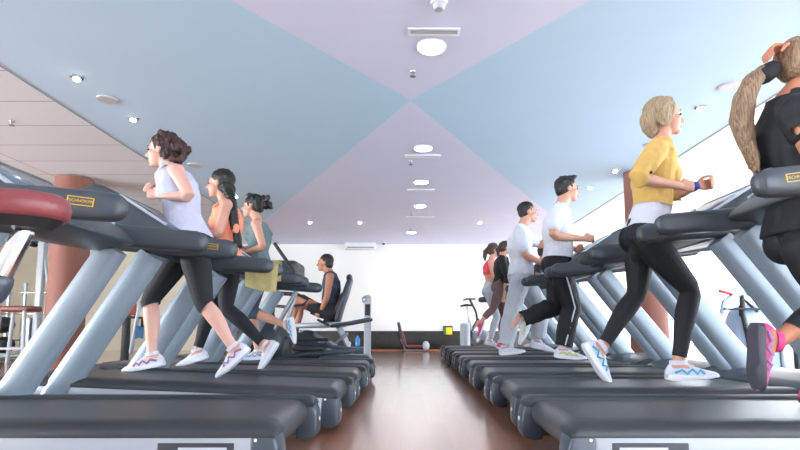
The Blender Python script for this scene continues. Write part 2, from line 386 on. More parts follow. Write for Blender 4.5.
# ------------------------------------------------------------------ treadmills
BELT = .242
def make_treadmill(name, label, ub, ut, xe, hz, group):
    """x = forward from rear end, user faces +x. ub/ut upright bottom/top x, xe handrail end x, hz handrail end height"""
    t = thing(name, label, 'treadmill', (0, 0, 0), 0, group)
    obj('base_frame', MB().box((.12, -.37, .05), (2.1, .37, .19), .015), M['darker'], t)
    for s in (-1, 1):
        p = obj('side_panel', MB().box((.075, min(s * .385, s * .435), .045), (1.75, max(s * .385, s * .435), .212), .008), M['panel'], t)
        mb = MB(); mb.box((.135, min(s * .434, s * .439), .065), (.41, max(s * .434, s * .439), .188), .03, 4)
        bd = obj('badge', mb, M['darker'], t)
        mb = MB(); mb.box((.16, min(s * .438, s * .4405), .145), (.335, max(s * .438, s * .4405), .173), .006, 2); mb.box((.16, min(s * .438, s * .4405), .085), (.385, max(s * .438, s * .4405), .135), .006, 2)
        obj('badge_plate', mb, M['grey_plastic'], bd)
        # rail: rounded dark strip along the belt
        prof = [(.30, .205), (.30, .246), (.315, .256), (.385, .256), (.425, .247), (.441, .225), (.439, .206)]
        rings = [[V((x, s * a, .205 + (z - .205) * q)) for a, z in prof] for x, q in ((-.012, .35), (-.004, .7), (.012, .92), (.035, 1), (1.8, 1))]
        mb = MB(); mb.rings(rings); obj('side_rail', mb, M['darker'], t, angle=50)
        # rear cap
        prof = [(.078, .04), (.078, .212), (.02, .212), (-.010, .208), (-.022, .17), (-.028, .12), (-.026, .07), (-.010, .045), (.04, .035)]
        y0, y1 = (.315, .4395) if s > 0 else (-.4395, -.315)
        c = obj('rear_cap', MB().prism(prof, y0, y1, .010, 3), M['cap'], t, angle=60)
        obj('bolt', MB().ell((.058, s * .4395, .198), .006, .004, .006, seg=10), M['white_plastic'], c)
        obj('bolt', MB().ell((-.028, s * .38, .135), .004, .011, .011, seg=10), M['white_plastic'], c)
        for x in (.22, 1.95): obj('foot', MB().loft([(x, s * .33, 0), (x, s * .33, .02), (x, s * .33, .055)], [.055, .055, .035], 20, rnd=False), M['black'], t)
        # upright
        obj('upright', MB().loft([(ub + .03, s * .395, .2), (ub, s * .395, .26), (ut, s * .395, hz - .03)], [(.055, .086), (.055, .083), (.05, .074)], 24, power=2.6, rnd=False), M['upright'], t)
        # handrail
        dz = .115
        pts = [(xe + .01, s * .395, hz), (xe + .05, s * .395, hz + .004), (xe + .3, s * .395, hz + .024), (xe + .62, s * .395, hz + .052), (xe + .9, s * .395, hz + .08)]
        h = obj('handrail', MB().loft(pts, [(.036, .048), (.045, .057), (.047, .060), (.046, .062), (.045, .06)], 28, power=2.9), M['dark'], t)
        obj('end_cap', MB().loft([(xe + .004, s * .395, hz), (xe + .03, s * .395, hz + .002), (xe + .045, s * .395, hz + .004)], [(.0372, .0492), (.0445, .0562), (.0462, .0582)], 28, power=2.9, cap=False, rnd=False), M['cap'], h)
        # gold badge on the outer face near the end
        cxx, czz = xe + .125, hz + .016; y = s * (.395 + .0468)
        tilt = Matrix.Rotation(-.13, 4, 'Y')
        fr = MB()
        for lo, hi in (((-.052, 0, .0135), (.052, .0025, .0165)), ((-.052, 0, -.0165), (.052, .0025, -.0135)), ((-.052, 0, -.0165), (-.048, .0025, .0165)), ((.048, 0, -.0165), (.052, .0025, .0165))):
            fr.box(lo, hi)
        mm = Matrix.Translation((cxx, y - .001, czz)) @ tilt
        bmesh.ops.transform(fr.bm, matrix=mm, verts=fr.bm.verts[:])
        obj('logo_frame', fr, M['gold'], h)
        tm = Matrix.Translation((cxx, y + s * .001, czz)) @ tilt @ (Matrix.Rotation(PI / 2, 4, 'X') if s < 0 else Matrix.Rotation(PI, 4, 'Z') @ Matrix.Rotation(PI / 2, 4, 'X'))
        text_mesh('logo_lettering', 'TECHNOGYM', .0165, tm, M['gold'], h)
    # belt and roller
    prof = [(.0, 0)]
    zc, r = .172, .07
    prof = [(1.72, BELT - .008), (1.72, BELT)] + [(.088 + r * math.sin(a) * -1, zc + (BELT - zc) * math.cos(a)) for a in [i * PI / 10 for i in range(11)]] + [(1.72, zc - (BELT - zc))]
    obj('running_belt', MB().prism(prof, -.30, .30), M['belt'], t, angle=50)
    obj('roller_axle', MB().cyl((.088, -.32, zc), (.088, .32, zc), .02), M['steel'], t)
    # motor cover
    prof = [(1.60, .19), (1.60, .25), (1.68, .29), (1.85, .325), (2.05, .32), (2.17, .26), (2.2, .15), (2.17, .05), (1.7, .05)]
    obj('motor_cover', MB().prism(prof, -.43, .43, .02, 3), M['cap'], t, angle=50)
    # console
    q = hz - 1.1
    prof = [(.96, 1.12), (.99, 1.16), (1.04, 1.20), (1.40, 1.43), (1.47, 1.475), (1.55, 1.485), (1.62, 1.45), (1.65, 1.36), (1.60, 1.2), (1.48, 1.14), (1.2, 1.09)]
    prof = [(x + xe - .64, z + q) for x, z in prof]
    c = obj('console', MB().prism(prof, -.345, .345, .02, 3), M['dark'], t, angle=50)
    e = V((.36, 0, .23)).normalized(); nn = V((-e.z, 0, e.x)); o = V((1.04 + xe - .64, 0, 1.2 + q))
    sm = Matrix(((e.x, 0, nn.x, o.x), (0, 1, 0, 0), (e.z, 0, nn.z, o.z), (0, 0, 0, 1)))
    obj('screen', MB().box((.08, -.27, -.006), (.40, .27, .006), .004, 2, sm), M['screen'], c)
    for s in (-1, 1): obj('trim_strip', MB().box((.05, s * .318 - .013, -.01), (.40, s * .318 + .013, .012), .005, 2, sm), M['silver'], c)
    obj('crossbar', MB().loft([(ut + .06, -.37, hz + .02), (ut + .06, .37, hz + .02)], [(.04, .03)] * 2, 16, ref=V((1, 0, 0))), M['cap'], t)
    return t
PITCH_Y, Y1 = 1.06, 1.89
gl, gr = 'left row of treadmills', 'right row of treadmills'
left_labels = ['unused dark grey treadmill nearest the camera in the left row', 'treadmill under the woman in pale lilac tank top and black capris', 'treadmill under the woman in peach top with a long black braid', 'treadmill under the woman in teal top with dark hair bun']
right_labels = ['treadmill under the ponytail woman in black at right edge', 'treadmill under the blond woman in mustard yellow top', 'empty treadmill between the blond woman and man in black trousers', 'treadmill under the man in white shirt and black trousers',
                'treadmill under the man in pale grey sweatpants', 'treadmill under the woman in dark top and brown leggings', 'treadmill under the woman in red top, behind the brown leggings woman', 'farthest treadmill of the right row, under the man in black shorts']
XLr, XRr = -.43, .61
tl = make_treadmill('treadmill', left_labels[0], 1.58, 1.10, .62, 1.06, gl)
for i, lb in enumerate(left_labels):
    loc, rz = (XLr, Y1 + .435 + PITCH_Y * i, 0), PI
    if i == 0:
        next(q for q in bpy.data.objects if q.parent == tl and q.name.startswith('console')).location.z = -.045
        tl.location = (loc[0] - .07, loc[1], 0); tl.rotation_euler = (0, 0, rz)
    else:
        t = dup(tl, loc, rz, lb); next(q for q in bpy.data.objects if q.parent == t and q.name.startswith('console')).location.z = .035
        if i in (1, 2):                        # running deck set to an incline
            pv = Matrix.Translation((.08, 0, .12)); th = (0, 2.4, 1.2)[i]
            for c in [q for q in bpy.data.objects if q.parent == t and q.name.split('.')[0] in ('base_frame', 'side_panel', 'side_rail', 'rear_cap', 'running_belt', 'roller_axle')]:
                c.matrix_local = pv @ Matrix.Rotation(-math.radians(th), 4, 'Y') @ pv.inverted() @ c.matrix_local
tr = make_treadmill('treadmill', right_labels[0], 1.89, 1.22, .76, 1.155, gr)
for i, lb in enumerate(right_labels):
    loc = (XRr, Y1 + .435 + PITCH_Y * i, 0)
    if i == 0: tr.location = (loc[0] - .02, loc[1], 0)
    else:
        t = dup(tr, loc, 0, lb)
        if i == 3: next(q for q in bpy.data.objects if q.parent == t and q.name.startswith('console')).location = (-.04, 0, .09)

# ------------------------------------------------------------------ people
def evalmesh(bm, vox, smooth=4, fac=.5, disp=None, solid=0., cuts=()):
    """union of the closed shapes in bm as one continuous smooth surface"""
    bmesh.ops.recalc_face_normals(bm, faces=bm.faces[:])
    me = bpy.data.meshes.new('t'); bm.to_mesh(me); bm.free()
    o = bpy.data.objects.new('t', me); C.objects.link(o)
    r = o.modifiers.new('r', 'REMESH'); r.mode = 'VOXEL'; r.voxel_size = vox; r.adaptivity = 0
    s = o.modifiers.new('s', 'SMOOTH'); s.iterations = smooth; s.factor = fac
    dg = bpy.context.evaluated_depsgraph_get(); dg.update()
    m2 = bpy.data.meshes.new_from_object(o.evaluated_get(dg))
    bpy.data.objects.remove(o); bpy.data.meshes.remove(me)
    b = bmesh.new(); b.from_mesh(m2); bpy.data.meshes.remove(m2)
    if disp:
        b.normal_update()
        amp, sc = disp
        for v in b.verts:
            p = V((v.co.x * sc[0], v.co.y * sc[1], v.co.z * sc[2]))
            v.co += v.normal * amp * noise.fractal(p, .7, 2., 3)
    for p, n, R in cuts:
        p, n = V(p), V(n).normalized()
        fs = [f for f in b.faces if (f.calc_center_median() - p).length < R]
        g = set(fs)
        for f in fs: g.update(f.edges); g.update(f.verts)
        bmesh.ops.bisect_plane(b, geom=list(g), plane_co=p, plane_no=n, clear_outer=True, dist=1e-5)
    if solid:
        bmesh.ops.solidify(b, geom=b.faces[:], thickness=solid)
    for f in b.faces: f.smooth = True
    return b

def put(name, b, m, parent, org):
    bmesh.ops.translate(b, vec=-V(org), verts=b.verts[:])
    me = bpy.data.meshes.new(name); b.to_mesh(me); b.free()
    return link_mesh(name, me, m, parent)

FEM = [(-.16, .085, .075), (-.06, .158, .108), (.06, .165, .118), (.2, .142, .10), (.36, .120, .088), (.58, .138, .100), (.74, .150, .103), (.88, .135, .080), (.97, .075, .058)]
MAL = [(-.16, .085, .08), (-.06, .150, .110), (.06, .158, .118), (.2, .148, .108), (.36, .142, .104), (.58, .165, .115), (.76, .182, .118), (.89, .165, .09), (.98, .085, .065)]

class Body:
    def __init__(s, Y0, fx, J, male=False, k=1., vox=.007, lean_ref=None, fat=1.):
        s.Y0, s.fx, s.male, s.k, s.vox, s.fat = Y0, fx, male, k, vox, fat
        off = dict(sh=.165 if not male else .19, hip=.085, kn=.085, an=.075, el=.2 if not male else .235, wr=.15, ha=.15)
        s.p = {}
        for key, v in J.items():
            nm = key.split('_')
            y = Y0
            if len(nm) == 2:
                y = Y0 + (off[nm[0]] * k) * (-1 if nm[1] == 'n' else 1)
            if len(v) > 2: y += v[2]
            s.p[key] = at(v[0], v[1], y)
        s.lat = V((0, 1, 0))
        s.pel, s.nk = s.p['pel'], s.p['nk']
        s.tk = (s.nk - s.pel).length
        s.up = (s.nk - s.pel).normalized(); s.fwd = V((fx, 0, 0)); s.fwd = (s.fwd - s.up * s.fwd.dot(s.up)).normalized()
        s.sec = MAL if male else FEM
    def sp(s, t, curve=.02):
        return s.pel.lerp(s.nk, t) - s.fwd * (curve * s.k * math.sin(max(0, min(1, t)) * PI * 1.0) * (1 if t > .5 else -.3))
    def torso(s, mb, t0=-.2, t1=1.1, inf=0., loose=None):
        sc = [(t, a, b) for t, a, b in s.sec if t0 <= t <= t1]
        def ip(t):
            for q, w in zip(s.sec, s.sec[1:]):
                if q[0] <= t <= w[0]:
                    u = (t - q[0]) / (w[0] - q[0]); return (t, q[1] + (w[1] - q[1]) * u, q[2] + (w[2] - q[2]) * u)
            return None
        for e in (t0, t1):
            r = ip(e)
            if r and all(abs(r[0] - z[0]) > .02 for z in sc): sc.append(r)
        sc.sort()
        pts = [s.sp(t) for t, a, b in sc]; rad = []
        for t, a, b in sc:
            i = inf + (loose(t) if loose else 0)
            rad.append((a * s.k * s.fat + i, b * s.k * s.fat + i))
        mb.loft(pts, rad, 24, power=2.25)
        if t0 < .1:                                                # seat
            for q in (-1, 1): mb.ell(s.sp(-.02) - s.fwd * .045 * s.k + s.lat * q * .07 * s.k, .085 * s.k + inf, .085 * s.k + inf, .09 * s.k + inf)
        if not s.male and t1 > .7 and t0 < .6:
            for q in (-1, 1): mb.ell(s.sp(.66) + s.fwd * .075 * s.k + s.lat * q * .062 * s.k, .058 * s.k + inf, .056 * s.k + inf, .058 * s.k + inf)
    def yoke(s, mb, inf=0.):
        for e in 'nf':
            sh = s.p['sh_' + e]; a = s.sp(.93)
            mb.loft([a, a.lerp(sh, .55) + s.up * .012, sh], [.052 * s.k + inf, .052 * s.k + inf, .05 * s.k + inf], 14)
    def leg(s, mb, e, a=0., b=2., inf=0., m=1., loose=None, ankle=None):
        """thigh is 0..1, shin 1..2"""
        h, kn, an = s.p['hip_' + e], s.p['kn_' + e], s.p['an_' + e]
        S = [(0, .088), (.35, .083), (.7, .066), (.93, .055), (1.05, .052), (1.3, .055), (1.5, .048), (1.8, .036), (2, .034)]
        ts = [t for t, _ in S if a < t < b]; ts = [a] + ts + [b]
        def rr(t):
            for q, w in zip(S, S[1:]):
                if q[0] <= t <= w[0]: return q[1] + (w[1] - q[1]) * (t - q[0]) / (w[0] - q[0])
            return S[-1][1]
        kb = (kn - (h + an) / 2); kd = kb.normalized() if kb.length > .01 else V((s.fx, 0, 0))
        def pos(t):
            p = h.lerp(kn, t) if t <= 1 else kn.lerp(an, t - 1)
            if 1.1 < t < 1.7: p = p - kd * .008
            return p
        mb.loft([pos(t) for t in ts], [rr(t) * s.k * m + inf + (loose(t) if loose else 0) for t in ts], 16)
        return pos(b), (pos(b) - pos(b - .08)).normalized()
    def arm(s, mb, e, a=0., b=2., inf=0., loose=None):
        sh, el, wr = s.p['sh_' + e], s.p['el_' + e], s.p['wr_' + e]
        q = 1.18 if s.male else 1.
        S = [(0, .05), (.25, .047), (.6, .042), (.95, .036), (1.1, .038), (1.3, .037), (1.7, .029), (2, .025)]
        ts = [t for t, _ in S if a < t < b]; ts = [a] + ts + [b]
        def rr(t):
            for x, w in zip(S, S[1:]):
                if x[0] <= t <= w[0]: return x[1] + (w[1] - x[1]) * (t - x[0]) / (w[0] - x[0])
            return S[-1][1]
        pos = lambda t: sh.lerp(el, t) if t <= 1 else el.lerp(wr, t - 1)
        mb.loft([pos(t) for t in ts], [rr(t) * s.k * q + inf + (loose(t) if loose else 0) for t in ts], 14)
        return pos(b), (pos(b) - pos(max(a, b - .08))).normalized()
    def hand(s, mb, e, curl=62, n=None, d=None):
        k = s.k * (1.05 if s.male else .95)
        wr = s.p['wr_' + e]; d = (d or (wr - s.p['el_' + e])).normalized()
        n = n or V((0, 1 if e == 'n' else -1, 0)); n = (n - d * n.dot(d)).normalized()
        w = d.cross(n)
        if w.z < 0: w = -w
        mb.loft([wr - d * .015, wr + d * .02 * k, wr + d * .055 * k, wr + d * .085 * k], [(.022 * k, .018 * k), (.028 * k, .016 * k), (.039 * k, .0155 * k), (.038 * k, .0135 * k)], 14, ref=w)
        for i, (o, ln) in enumerate(((.029, .92), (.0095, 1.), (-.010, .95), (-.029, .78))):
            p = wr + d * .082 * k + w * o * k; pts = [p - d * .02 * k, p]; ang = 0
            for L, c in ((.040, curl), (.027, curl * 1.15), (.021, curl * .8)):
                ang += math.radians(c)
                p = p + (d * math.cos(ang) + n * math.sin(ang)) * L * ln * k; pts.append(p.copy())
            mb.loft(pts, [.0095 * k, .0098 * k, .009 * k, .0085 * k, .0075 * k], 8, ref=w)
        p = wr + d * .022 * k + w * .024 * k + n * .004
        q = p + (d * .55 + w * .65 + n * .4).normalized() * .036 * k; r = q + (d * .85 + n * .5 + w * .05).normalized() * .034 * k; u = r + (d * .7 + n * .7 - w * .3).normalized() * .026 * k
        mb.loft([p, q, r, u], [.014 * k, .0115 * k, .0098 * k, .008 * k], 8)
    def headframe(s, tilt=0., turn=0.):
        f = V((s.fx * math.cos(turn) , math.sin(turn), 0)); f = V((f.x * math.cos(tilt), f.y * math.cos(tilt), math.sin(tilt)))
        l = V((-f.y, f.x, 0)).normalized() * (-1 if s.fx < 0 else 1); l = V((0, 0, 1)).cross(f).normalized()
        return f, l, f.cross(l)
    def head(s, mb, tilt=0., turn=0.):
        k = s.k * (1.05 if s.male else 1.03); c = s.p['head']; f, l, u = s.headframe(tilt, turn); s.hf = (c, f, l, u, k)
        P = lambda a, b, d=0.: c + (f * a + u * b + l * d) * k
        ax = (f, l, u)
        E = lambda a, b, ra, rl, ru, d=0.: mb.ell(P(a, b, d), ra * k, rl * k, ru * k, ax)
        E(-.012, .03, .097, .076, .085)                        # cranium
        E(.035, -.035, .058, .057, .078)                       # face
        E(.03, -.062, .052, .052, .045)                        # jaw
        E(.066, -.098, .021, .024, .018)                       # chin
        E(.068, .022, .027, .05, .02)                          # brow
        mb.loft([P(.082, .012), P(.098, -.012), P(.112, -.032)], [.008 * k, .010 * k, .0125 * k], 8)   # nose
        E(.098, -.036, .012, .017, .009)
        E(.082, -.066, .015, .024, .008); E(.081, -.076, .014, .021, .008)
        for q in (-1, 1):
            E(.055, -.022, .03, .02, .02, q * .036)            # cheek
            E(-.004, -.012, .017, .009, .031, q * .077)        # ear
        base = s.nk + s.up * .0
        mb.loft([s.sp(.90), s.sp(.99) , P(-.02, -.07), P(-.018, -.02)], [(.064 * k, .062 * k), ((.062 if s.male else .054) * k,) * 2, ((.06 if s.male else .05) * k,) * 2, .05 * k], 16)
    def face_parts(s, parent, org):
        c, f, l, u, k = s.hf
        P = lambda a, b, d=0.: c + (f * a + u * b + l * d) * k
        ax = (f, l, u)
        for q in (-1, 1):
            obj('eye', MB().ell(P(.0835, -.002, q * .031), .007 * k, .013 * k, .0065 * k, ax, 10), M['eye'], parent, org)
            obj('eyebrow', MB().loft([P(.093, .022, q * .014), P(.090, .027, q * .032), P(.078, .022, q * .048)], [.004 * k, .0045 * k, .003 * k], 8), s.hairmat, parent, org)
        obj('lips', MB().ell(P(.0885, -.070), .010 * k, .022 * k, .009 * k, ax, 12), M['lip'], parent, org)
    def hair_cap(s, mb, extra=.0, low=0.):
        c, f, l, u, k = s.hf; ax = (f, l, u)
        P = lambda a, b, d=0.: c + (f * a + u * b + l * d) * k
        mb.ell(P(-.026, .042), (.098 + extra) * k, (.083 + extra) * k, (.088 + extra) * k, ax, 24)
        mb.ell(P(-.05, .0 - low), (.066 + extra) * k, (.075 + extra) * k, (.07 + extra) * k, ax, 20)
        return P, ax, k

def shoe(bd, e, toe_px, root, org, upper, sole, accent=None, ground=None, size=1., build=True):
    """trainer around the ankle joint e, toe towards toe_px"""
    an = bd.p['an_' + e]; tp = at(toe_px[0], toe_px[1], an.y)
    k = bd.k * size * (1.08 if bd.male else 1.)
    ang = math.atan2(tp.z - (an.z - .06 * k), (tp.x - an.x) * bd.fx)
    d = V((math.cos(ang) * bd.fx, 0, math.sin(ang))); u = V((-math.sin(ang) * bd.fx, 0, math.cos(ang)))
    if u.z < -.2: u = -u
    l = V((0, 1, 0)); o = an - d * .068 * k - u * .098 * k
    if ground is not None:
        low = min((o + d * x * k).z for x in (0, .04, .24, .27)) - .0
        dz = ground + .002 - low
        an.z += dz; o.z += dz
    if not build: return
    W = lambda x, y, z: o + d * x * k + l * y * k + u * z * k
    # x, half width, sole top, upper height, upper lift
    S = [(-.004, .022, .030, .060), (.012, .031, .033, .085), (.04, .034, .032, .105), (.075, .035, .030, .108), (.11, .036, .028, .092), (.15, .040, .026, .074), (.19, .044, .025, .060), (.225, .043, .025, .050), (.255, .038, .026, .043), (.272, .026, .028, .036), (.278, .014, .028, .033)]
    up = MB(); rings = []
    for x, w, zs, h in S:
        ring = []
        for i in range(18):
            a = 2 * PI * i / 18; c, q = math.cos(a), math.sin(a)
            yy = w * math.copysign(abs(c) ** .8, c) * (1 - .28 * max(0, q) * (h > .07)); zz = (zs - .008) + (h - zs + .008) * max(0, q) ** .8 + .004 * min(0, q)
            ring.append(W(x, yy, zz))
        rings.append(ring)
    up.rings(rings); uo = obj('shoe', up, upper, root, org, angle=80)
    so = MB(); rings = []
    for x, w, zs, h in S:
        ww = w * 1.12 + .001; toe = max(0, (x - .2)) * .22; hl = max(0, .02 - x) * .3
        ring = [W(x, -ww, zs), W(x, -ww * 1.02, zs * .5), W(x, -ww * .9, toe + hl), W(x, 0, toe + hl), W(x, ww * .9, toe + hl), W(x, ww * 1.02, zs * .5), W(x, ww, zs), W(x, 0, zs)]
        rings.append(ring)
    so.rings(rings); obj('sole', so, sole, uo, angle=60, org=org)
    if accent:
        for q in (-1, 1):
            ac = MB()
            ac.loft([W(.03, q * .0345, .045), W(.07, q * .0355, .060), W(.095, q * .0355, .036), W(.125, q * .033, .062), W(.15, q * .039, .034), W(.168, q * .034, .056), W(.185, q * .042, .036)], [(.0035, .008)] * 7, 8, ref=l)
            obj('overlay', ac, accent, uo, org)
    lc = MB()
    for x, z in ((.105, .096), (.125, .087), (.145, .078)): lc.loft([W(x, -.017, z - .004), W(x, 0, z + .002), W(x, .017, z - .004)], [.0035] * 3, 8)
    obj('laces', lc, M['sole_white'], uo, org)
    tg = MB()
    tg.loft([an + u * .012 * k, an - u * .012 * k], [(.040 * k, .046 * k), (.038 * k, .048 * k)], 16, rnd=False); obj('ankle_collar', tg, upper, uo, org)
    return uo
def foot_in(bd, mb, e, toe_px):
    an = bd.p['an_' + e]; tp = at(toe_px[0], toe_px[1], an.y); k = bd.k
    ang = math.atan2(tp.z - (an.z - .06 * k), (tp.x - an.x) * bd.fx); d = V((math.cos(ang) * bd.fx, 0, math.sin(ang))); u = V((-math.sin(ang) * bd.fx, 0, math.cos(ang)))
    mb.loft([an - d * .03 * k - u * .03 * k, an - u * .035 * k + d * .03 * k, an + d * .12 * k - u * .058 * k], [.03 * k, .03 * k, (.026 * k, .014 * k)], 10)

def begin(bd, name, label, feet, group=None, hands=((62, None, None), (62, None, None)), tilt=0., turn=0., skin='skin', hairmat='hair_black', cat='person'):
    """snap planted feet, make root and the continuous body"""
    for e, (toe, g, sz) in feet.items():
        shoe(bd, e, toe, None, None, None, None, None, g, sz, build=False)
    org = V((bd.pel.x, bd.Y0, BELT))
    root = thing(name, label, cat, org, 0, group)
    mb = MB(); bd.torso(mb); bd.yoke(mb)
    for e, h in zip('nf', hands):
        bd.leg(mb, e); bd.arm(mb, e); bd.hand(mb, e, h[0], h[1], h[2]); foot_in(bd, mb, e, feet[e][0])
        mb.ell(bd.p['sh_' + e], .055 * bd.k * (1.15 if bd.male else 1), .055 * bd.k * (1.15 if bd.male else 1), .056 * bd.k * (1.15 if bd.male else 1))
    bd.head(mb, tilt, turn)
    bd.hairmat = M[hairmat]
    body = put('body', evalmesh(mb.bm, bd.vox, 4), M[skin], root, org)
    bd.face_parts(root, org)
    return root, org
def lengths(n, bd):
    q = bd.p; L = lambda a, b: round((q[a] - q[b]).length, 2)
    print('LEN', n, 'torso', round(bd.tk, 2), [(e, 'ua', L('sh_' + e, 'el_' + e), 'fa', L('el_' + e, 'wr_' + e), 'th', L('hip_' + e, 'kn_' + e), 'sh', L('kn_' + e, 'an_' + e)) for e in 'nf'], 'neck', L('nk', 'head'))

def leggings(bd, root, org, m, end=(1.93, 1.93), top=.24, inf=.007, name='leggings', loose=None, disp=None, mm=1.):
    mb = MB(); bd.torso(mb, -.16, top + .06, inf)
    cuts = [(bd.sp(top), bd.up, .32)]
    for e, b in zip('nf', end):
        p, d = bd.leg(mb, e, 0, b, inf, mm, loose); cuts.append((p - d * .004, d, .10 + (loose(b) if loose else 0)))
    return put(name, evalmesh(mb.bm, bd.vox, 3, disp=disp, cuts=cuts), m, root, org)
def shirt(bd, root, org, m, hem=.05, top=1., sleeves=(.55, .55), inf=.012, loose=None, sloose=None, disp=(.008, (9, 9, 6)), name='shirt', yoke=True, neck=.075, strap=False):
    mb = MB(); bd.torso(mb, hem - .06, top, inf, loose)
    cuts = [(bd.sp(hem), -bd.up, .36)]
    if yoke:
        bd.yoke(mb, inf * .8); cuts.append((bd.sp(.985) , (bd.up + bd.fwd * .25), .085))
    else:
        cuts.append((bd.sp(top - .07), bd.up, .22))
    for e, b in zip('nf', sleeves):
        if b:
            r = .056 * bd.k * (1.15 if bd.male else 1) + inf
            mb.ell(bd.p['sh_' + e], r, r, r)
            p, d = bd.arm(mb, e, 0, b, inf, sloose); cuts.append((p - d * .004, d, .068))
    if strap:
        for q in (-1, 1):
            w = bd.lat * q
            pts = [bd.sp(.70) + bd.fwd * .11 * bd.k + w * .07 * bd.k, bd.sp(.90) + bd.fwd * .075 * bd.k + w * .075 * bd.k, bd.sp(.99) + w * .082 * bd.k + bd.up * .012, bd.sp(.92) - bd.fwd * .07 * bd.k + w * .07 * bd.k, bd.sp(.72) - bd.fwd * .115 * bd.k + w * .05 * bd.k]
            mb.loft(pts, [(.022 * strap, .012)] * 5, 10)
    if strap: cuts = cuts[:1] + [(c[0], c[1], c[2]) for c in cuts[2:]]
    return put(name, evalmesh(mb.bm, bd.vox, 3, disp=disp, cuts=cuts), m, root, org)

def hair(bd, root, org, mb, name='hair', disp=.006, vox=.006, sm=2):
    return put(name, evalmesh(mb.bm, vox, sm, disp=(disp, (45, 45, 16))), bd.hairmat, root, org)
#PEOPLE
ST = 'people exercising'
# woman in pale lilac tank top ------------------------------------------------
b = Body(3.5, -1, dict(pel=(191, 243), nk=(170, 168), head=(163, 151), sh_n=(177, 172), sh_f=(172, 174), el_n=(190, 197, -.04), wr_n=(160, 196, .06), el_f=(176, 203), wr_f=(157, 193, -.05),
    hip_n=(193, 246), hip_f=(187, 246), kn_n=(204, 303), kn_f=(150, 300), an_n=(233, 347), an_f=(152, 355)), k=1.0, vox=.006, fat=1.08)
lengths('lilac', b)
root, org = begin(b, 'person', 'curly haired woman in pale lilac tank top and black capris running on left treadmill', dict(n=((213, 374), None, 1), f=((127, 367), BELT + .056, 1)), ST,
    hands=((70, None, V((-1, 0, .25))), (70, None, None)), skin='skin_pale', hairmat='hair_brown')
shirt(b, root, org, M['lilac_cloth'], hem=.02, top=.77, sleeves=(0, 0), inf=.012, yoke=False, strap=1.0, loose=lambda t: .012 * max(0, .5 - t), disp=(.007, (9, 9, 5)), name='tank_top')
leggings(b, root, org, M['black_cloth'], (1.12, 1.12), name='capri_leggings', mm=1.06)
mb = MB(); P, ax, k = b.hair_cap(mb, .004, .02)
for i in range(26):
    a = random.uniform(0, 2 * PI); r = random.uniform(.0, .07)
    mb.ell(P(-.105 + random.uniform(-.035, .045), -.005 + r * math.sin(a) * 1.15, r * math.cos(a) * 1.0), .034, .034, .034)
for i in range(10): mb.ell(P(random.uniform(-.06, .05), .09 + random.uniform(-.02, .025), random.uniform(-.06, .06)), .028, .028, .02)
hair(b, root, org, mb, disp=.014)
obj('wristwatch', MB().loft([b.p['wr_f'] + V((0, 0, 0)), b.p['wr_f'] + (b.p['el_f'] - b.p['wr_f']).normalized() * .025], [(.03, .03)] * 2, 14, rnd=False), M['black'], root, org)
shoe(b, 'n', (213, 374), root, org, M['shoe_white'], M['sole_white'], M['mauve_acc']); shoe(b, 'f', (127, 367), root, org, M['shoe_white'], M['sole_white'], M['mauve_acc'])
# woman in peach top, braid ----------------------------------------------------
b = Body(4.445, -1, dict(pel=(227, 262), nk=(226, 203), head=(220, 184), sh_n=(226, 205), sh_f=(228, 207), el_n=(219, 234), wr_n=(201, 233, .04), el_f=(222, 236), wr_f=(204, 228),
    hip_n=(229, 266), hip_f=(225, 266), kn_n=(226, 308), kn_f=(213, 308), an_n=(265, 345), an_f=(197, 353)), k=1.02, vox=.007)
lengths('peach', b)
root, org = begin(b, 'person', 'woman in peach top and black leggings with long black braid running', dict(n=((254, 369), None, 1), f=((176, 364), BELT + .028, 1)), ST, skin='skin', hairmat='hair_black')
shirt(b, root, org, M['peach_cloth'], hem=.06, top=.76, sleeves=(0, 0), inf=.011, yoke=False, strap=1.0, disp=(.006, (9, 9, 6)), name='tank_top')
leggings(b, root, org, M['black_cloth'], mm=1.03)
mb = MB(); P, ax, k = b.hair_cap(mb, .004, .03)
mb.ell(P(-.075, -.05), .06, .066, .07)
hair(b, root, org, mb, disp=.004)
mb = MB(); pts = [at(228, 190, 4.38), at(231.5, 200, 4.33), at(233, 211, 4.31), at(234, 221, 4.31), at(235.5, 229, 4.31), at(237.5, 238, 4.31), at(238.5, 246, 4.31)]
for i in range(34):
    t = i / 33 * 5.99; j = int(t); p = pts[j].lerp(pts[j + 1], t - j); r = .034 * (1 - .35 * i / 33)
    if i == 24: r *= .7
    mb.ell(p + V((.012 * (1 if i % 2 else -1), .010 * (1 if i % 2 else -1), 0)), r * .95, r, r * .9, seg=10)
hair(b, root, org, mb, 'braid', .003, .006, 1)
obj('hair_tie', MB().loft([pts[4] + V((0, 0, .014)), pts[4] - V((0, 0, .016))], [.034, .034], 14), M['peach_cloth'], root, org)
for e, tp in (('n', (254, 369)), ('f', (176, 364))): shoe(b, e, tp, root, org, M['shoe_white'], M['sole_white'])
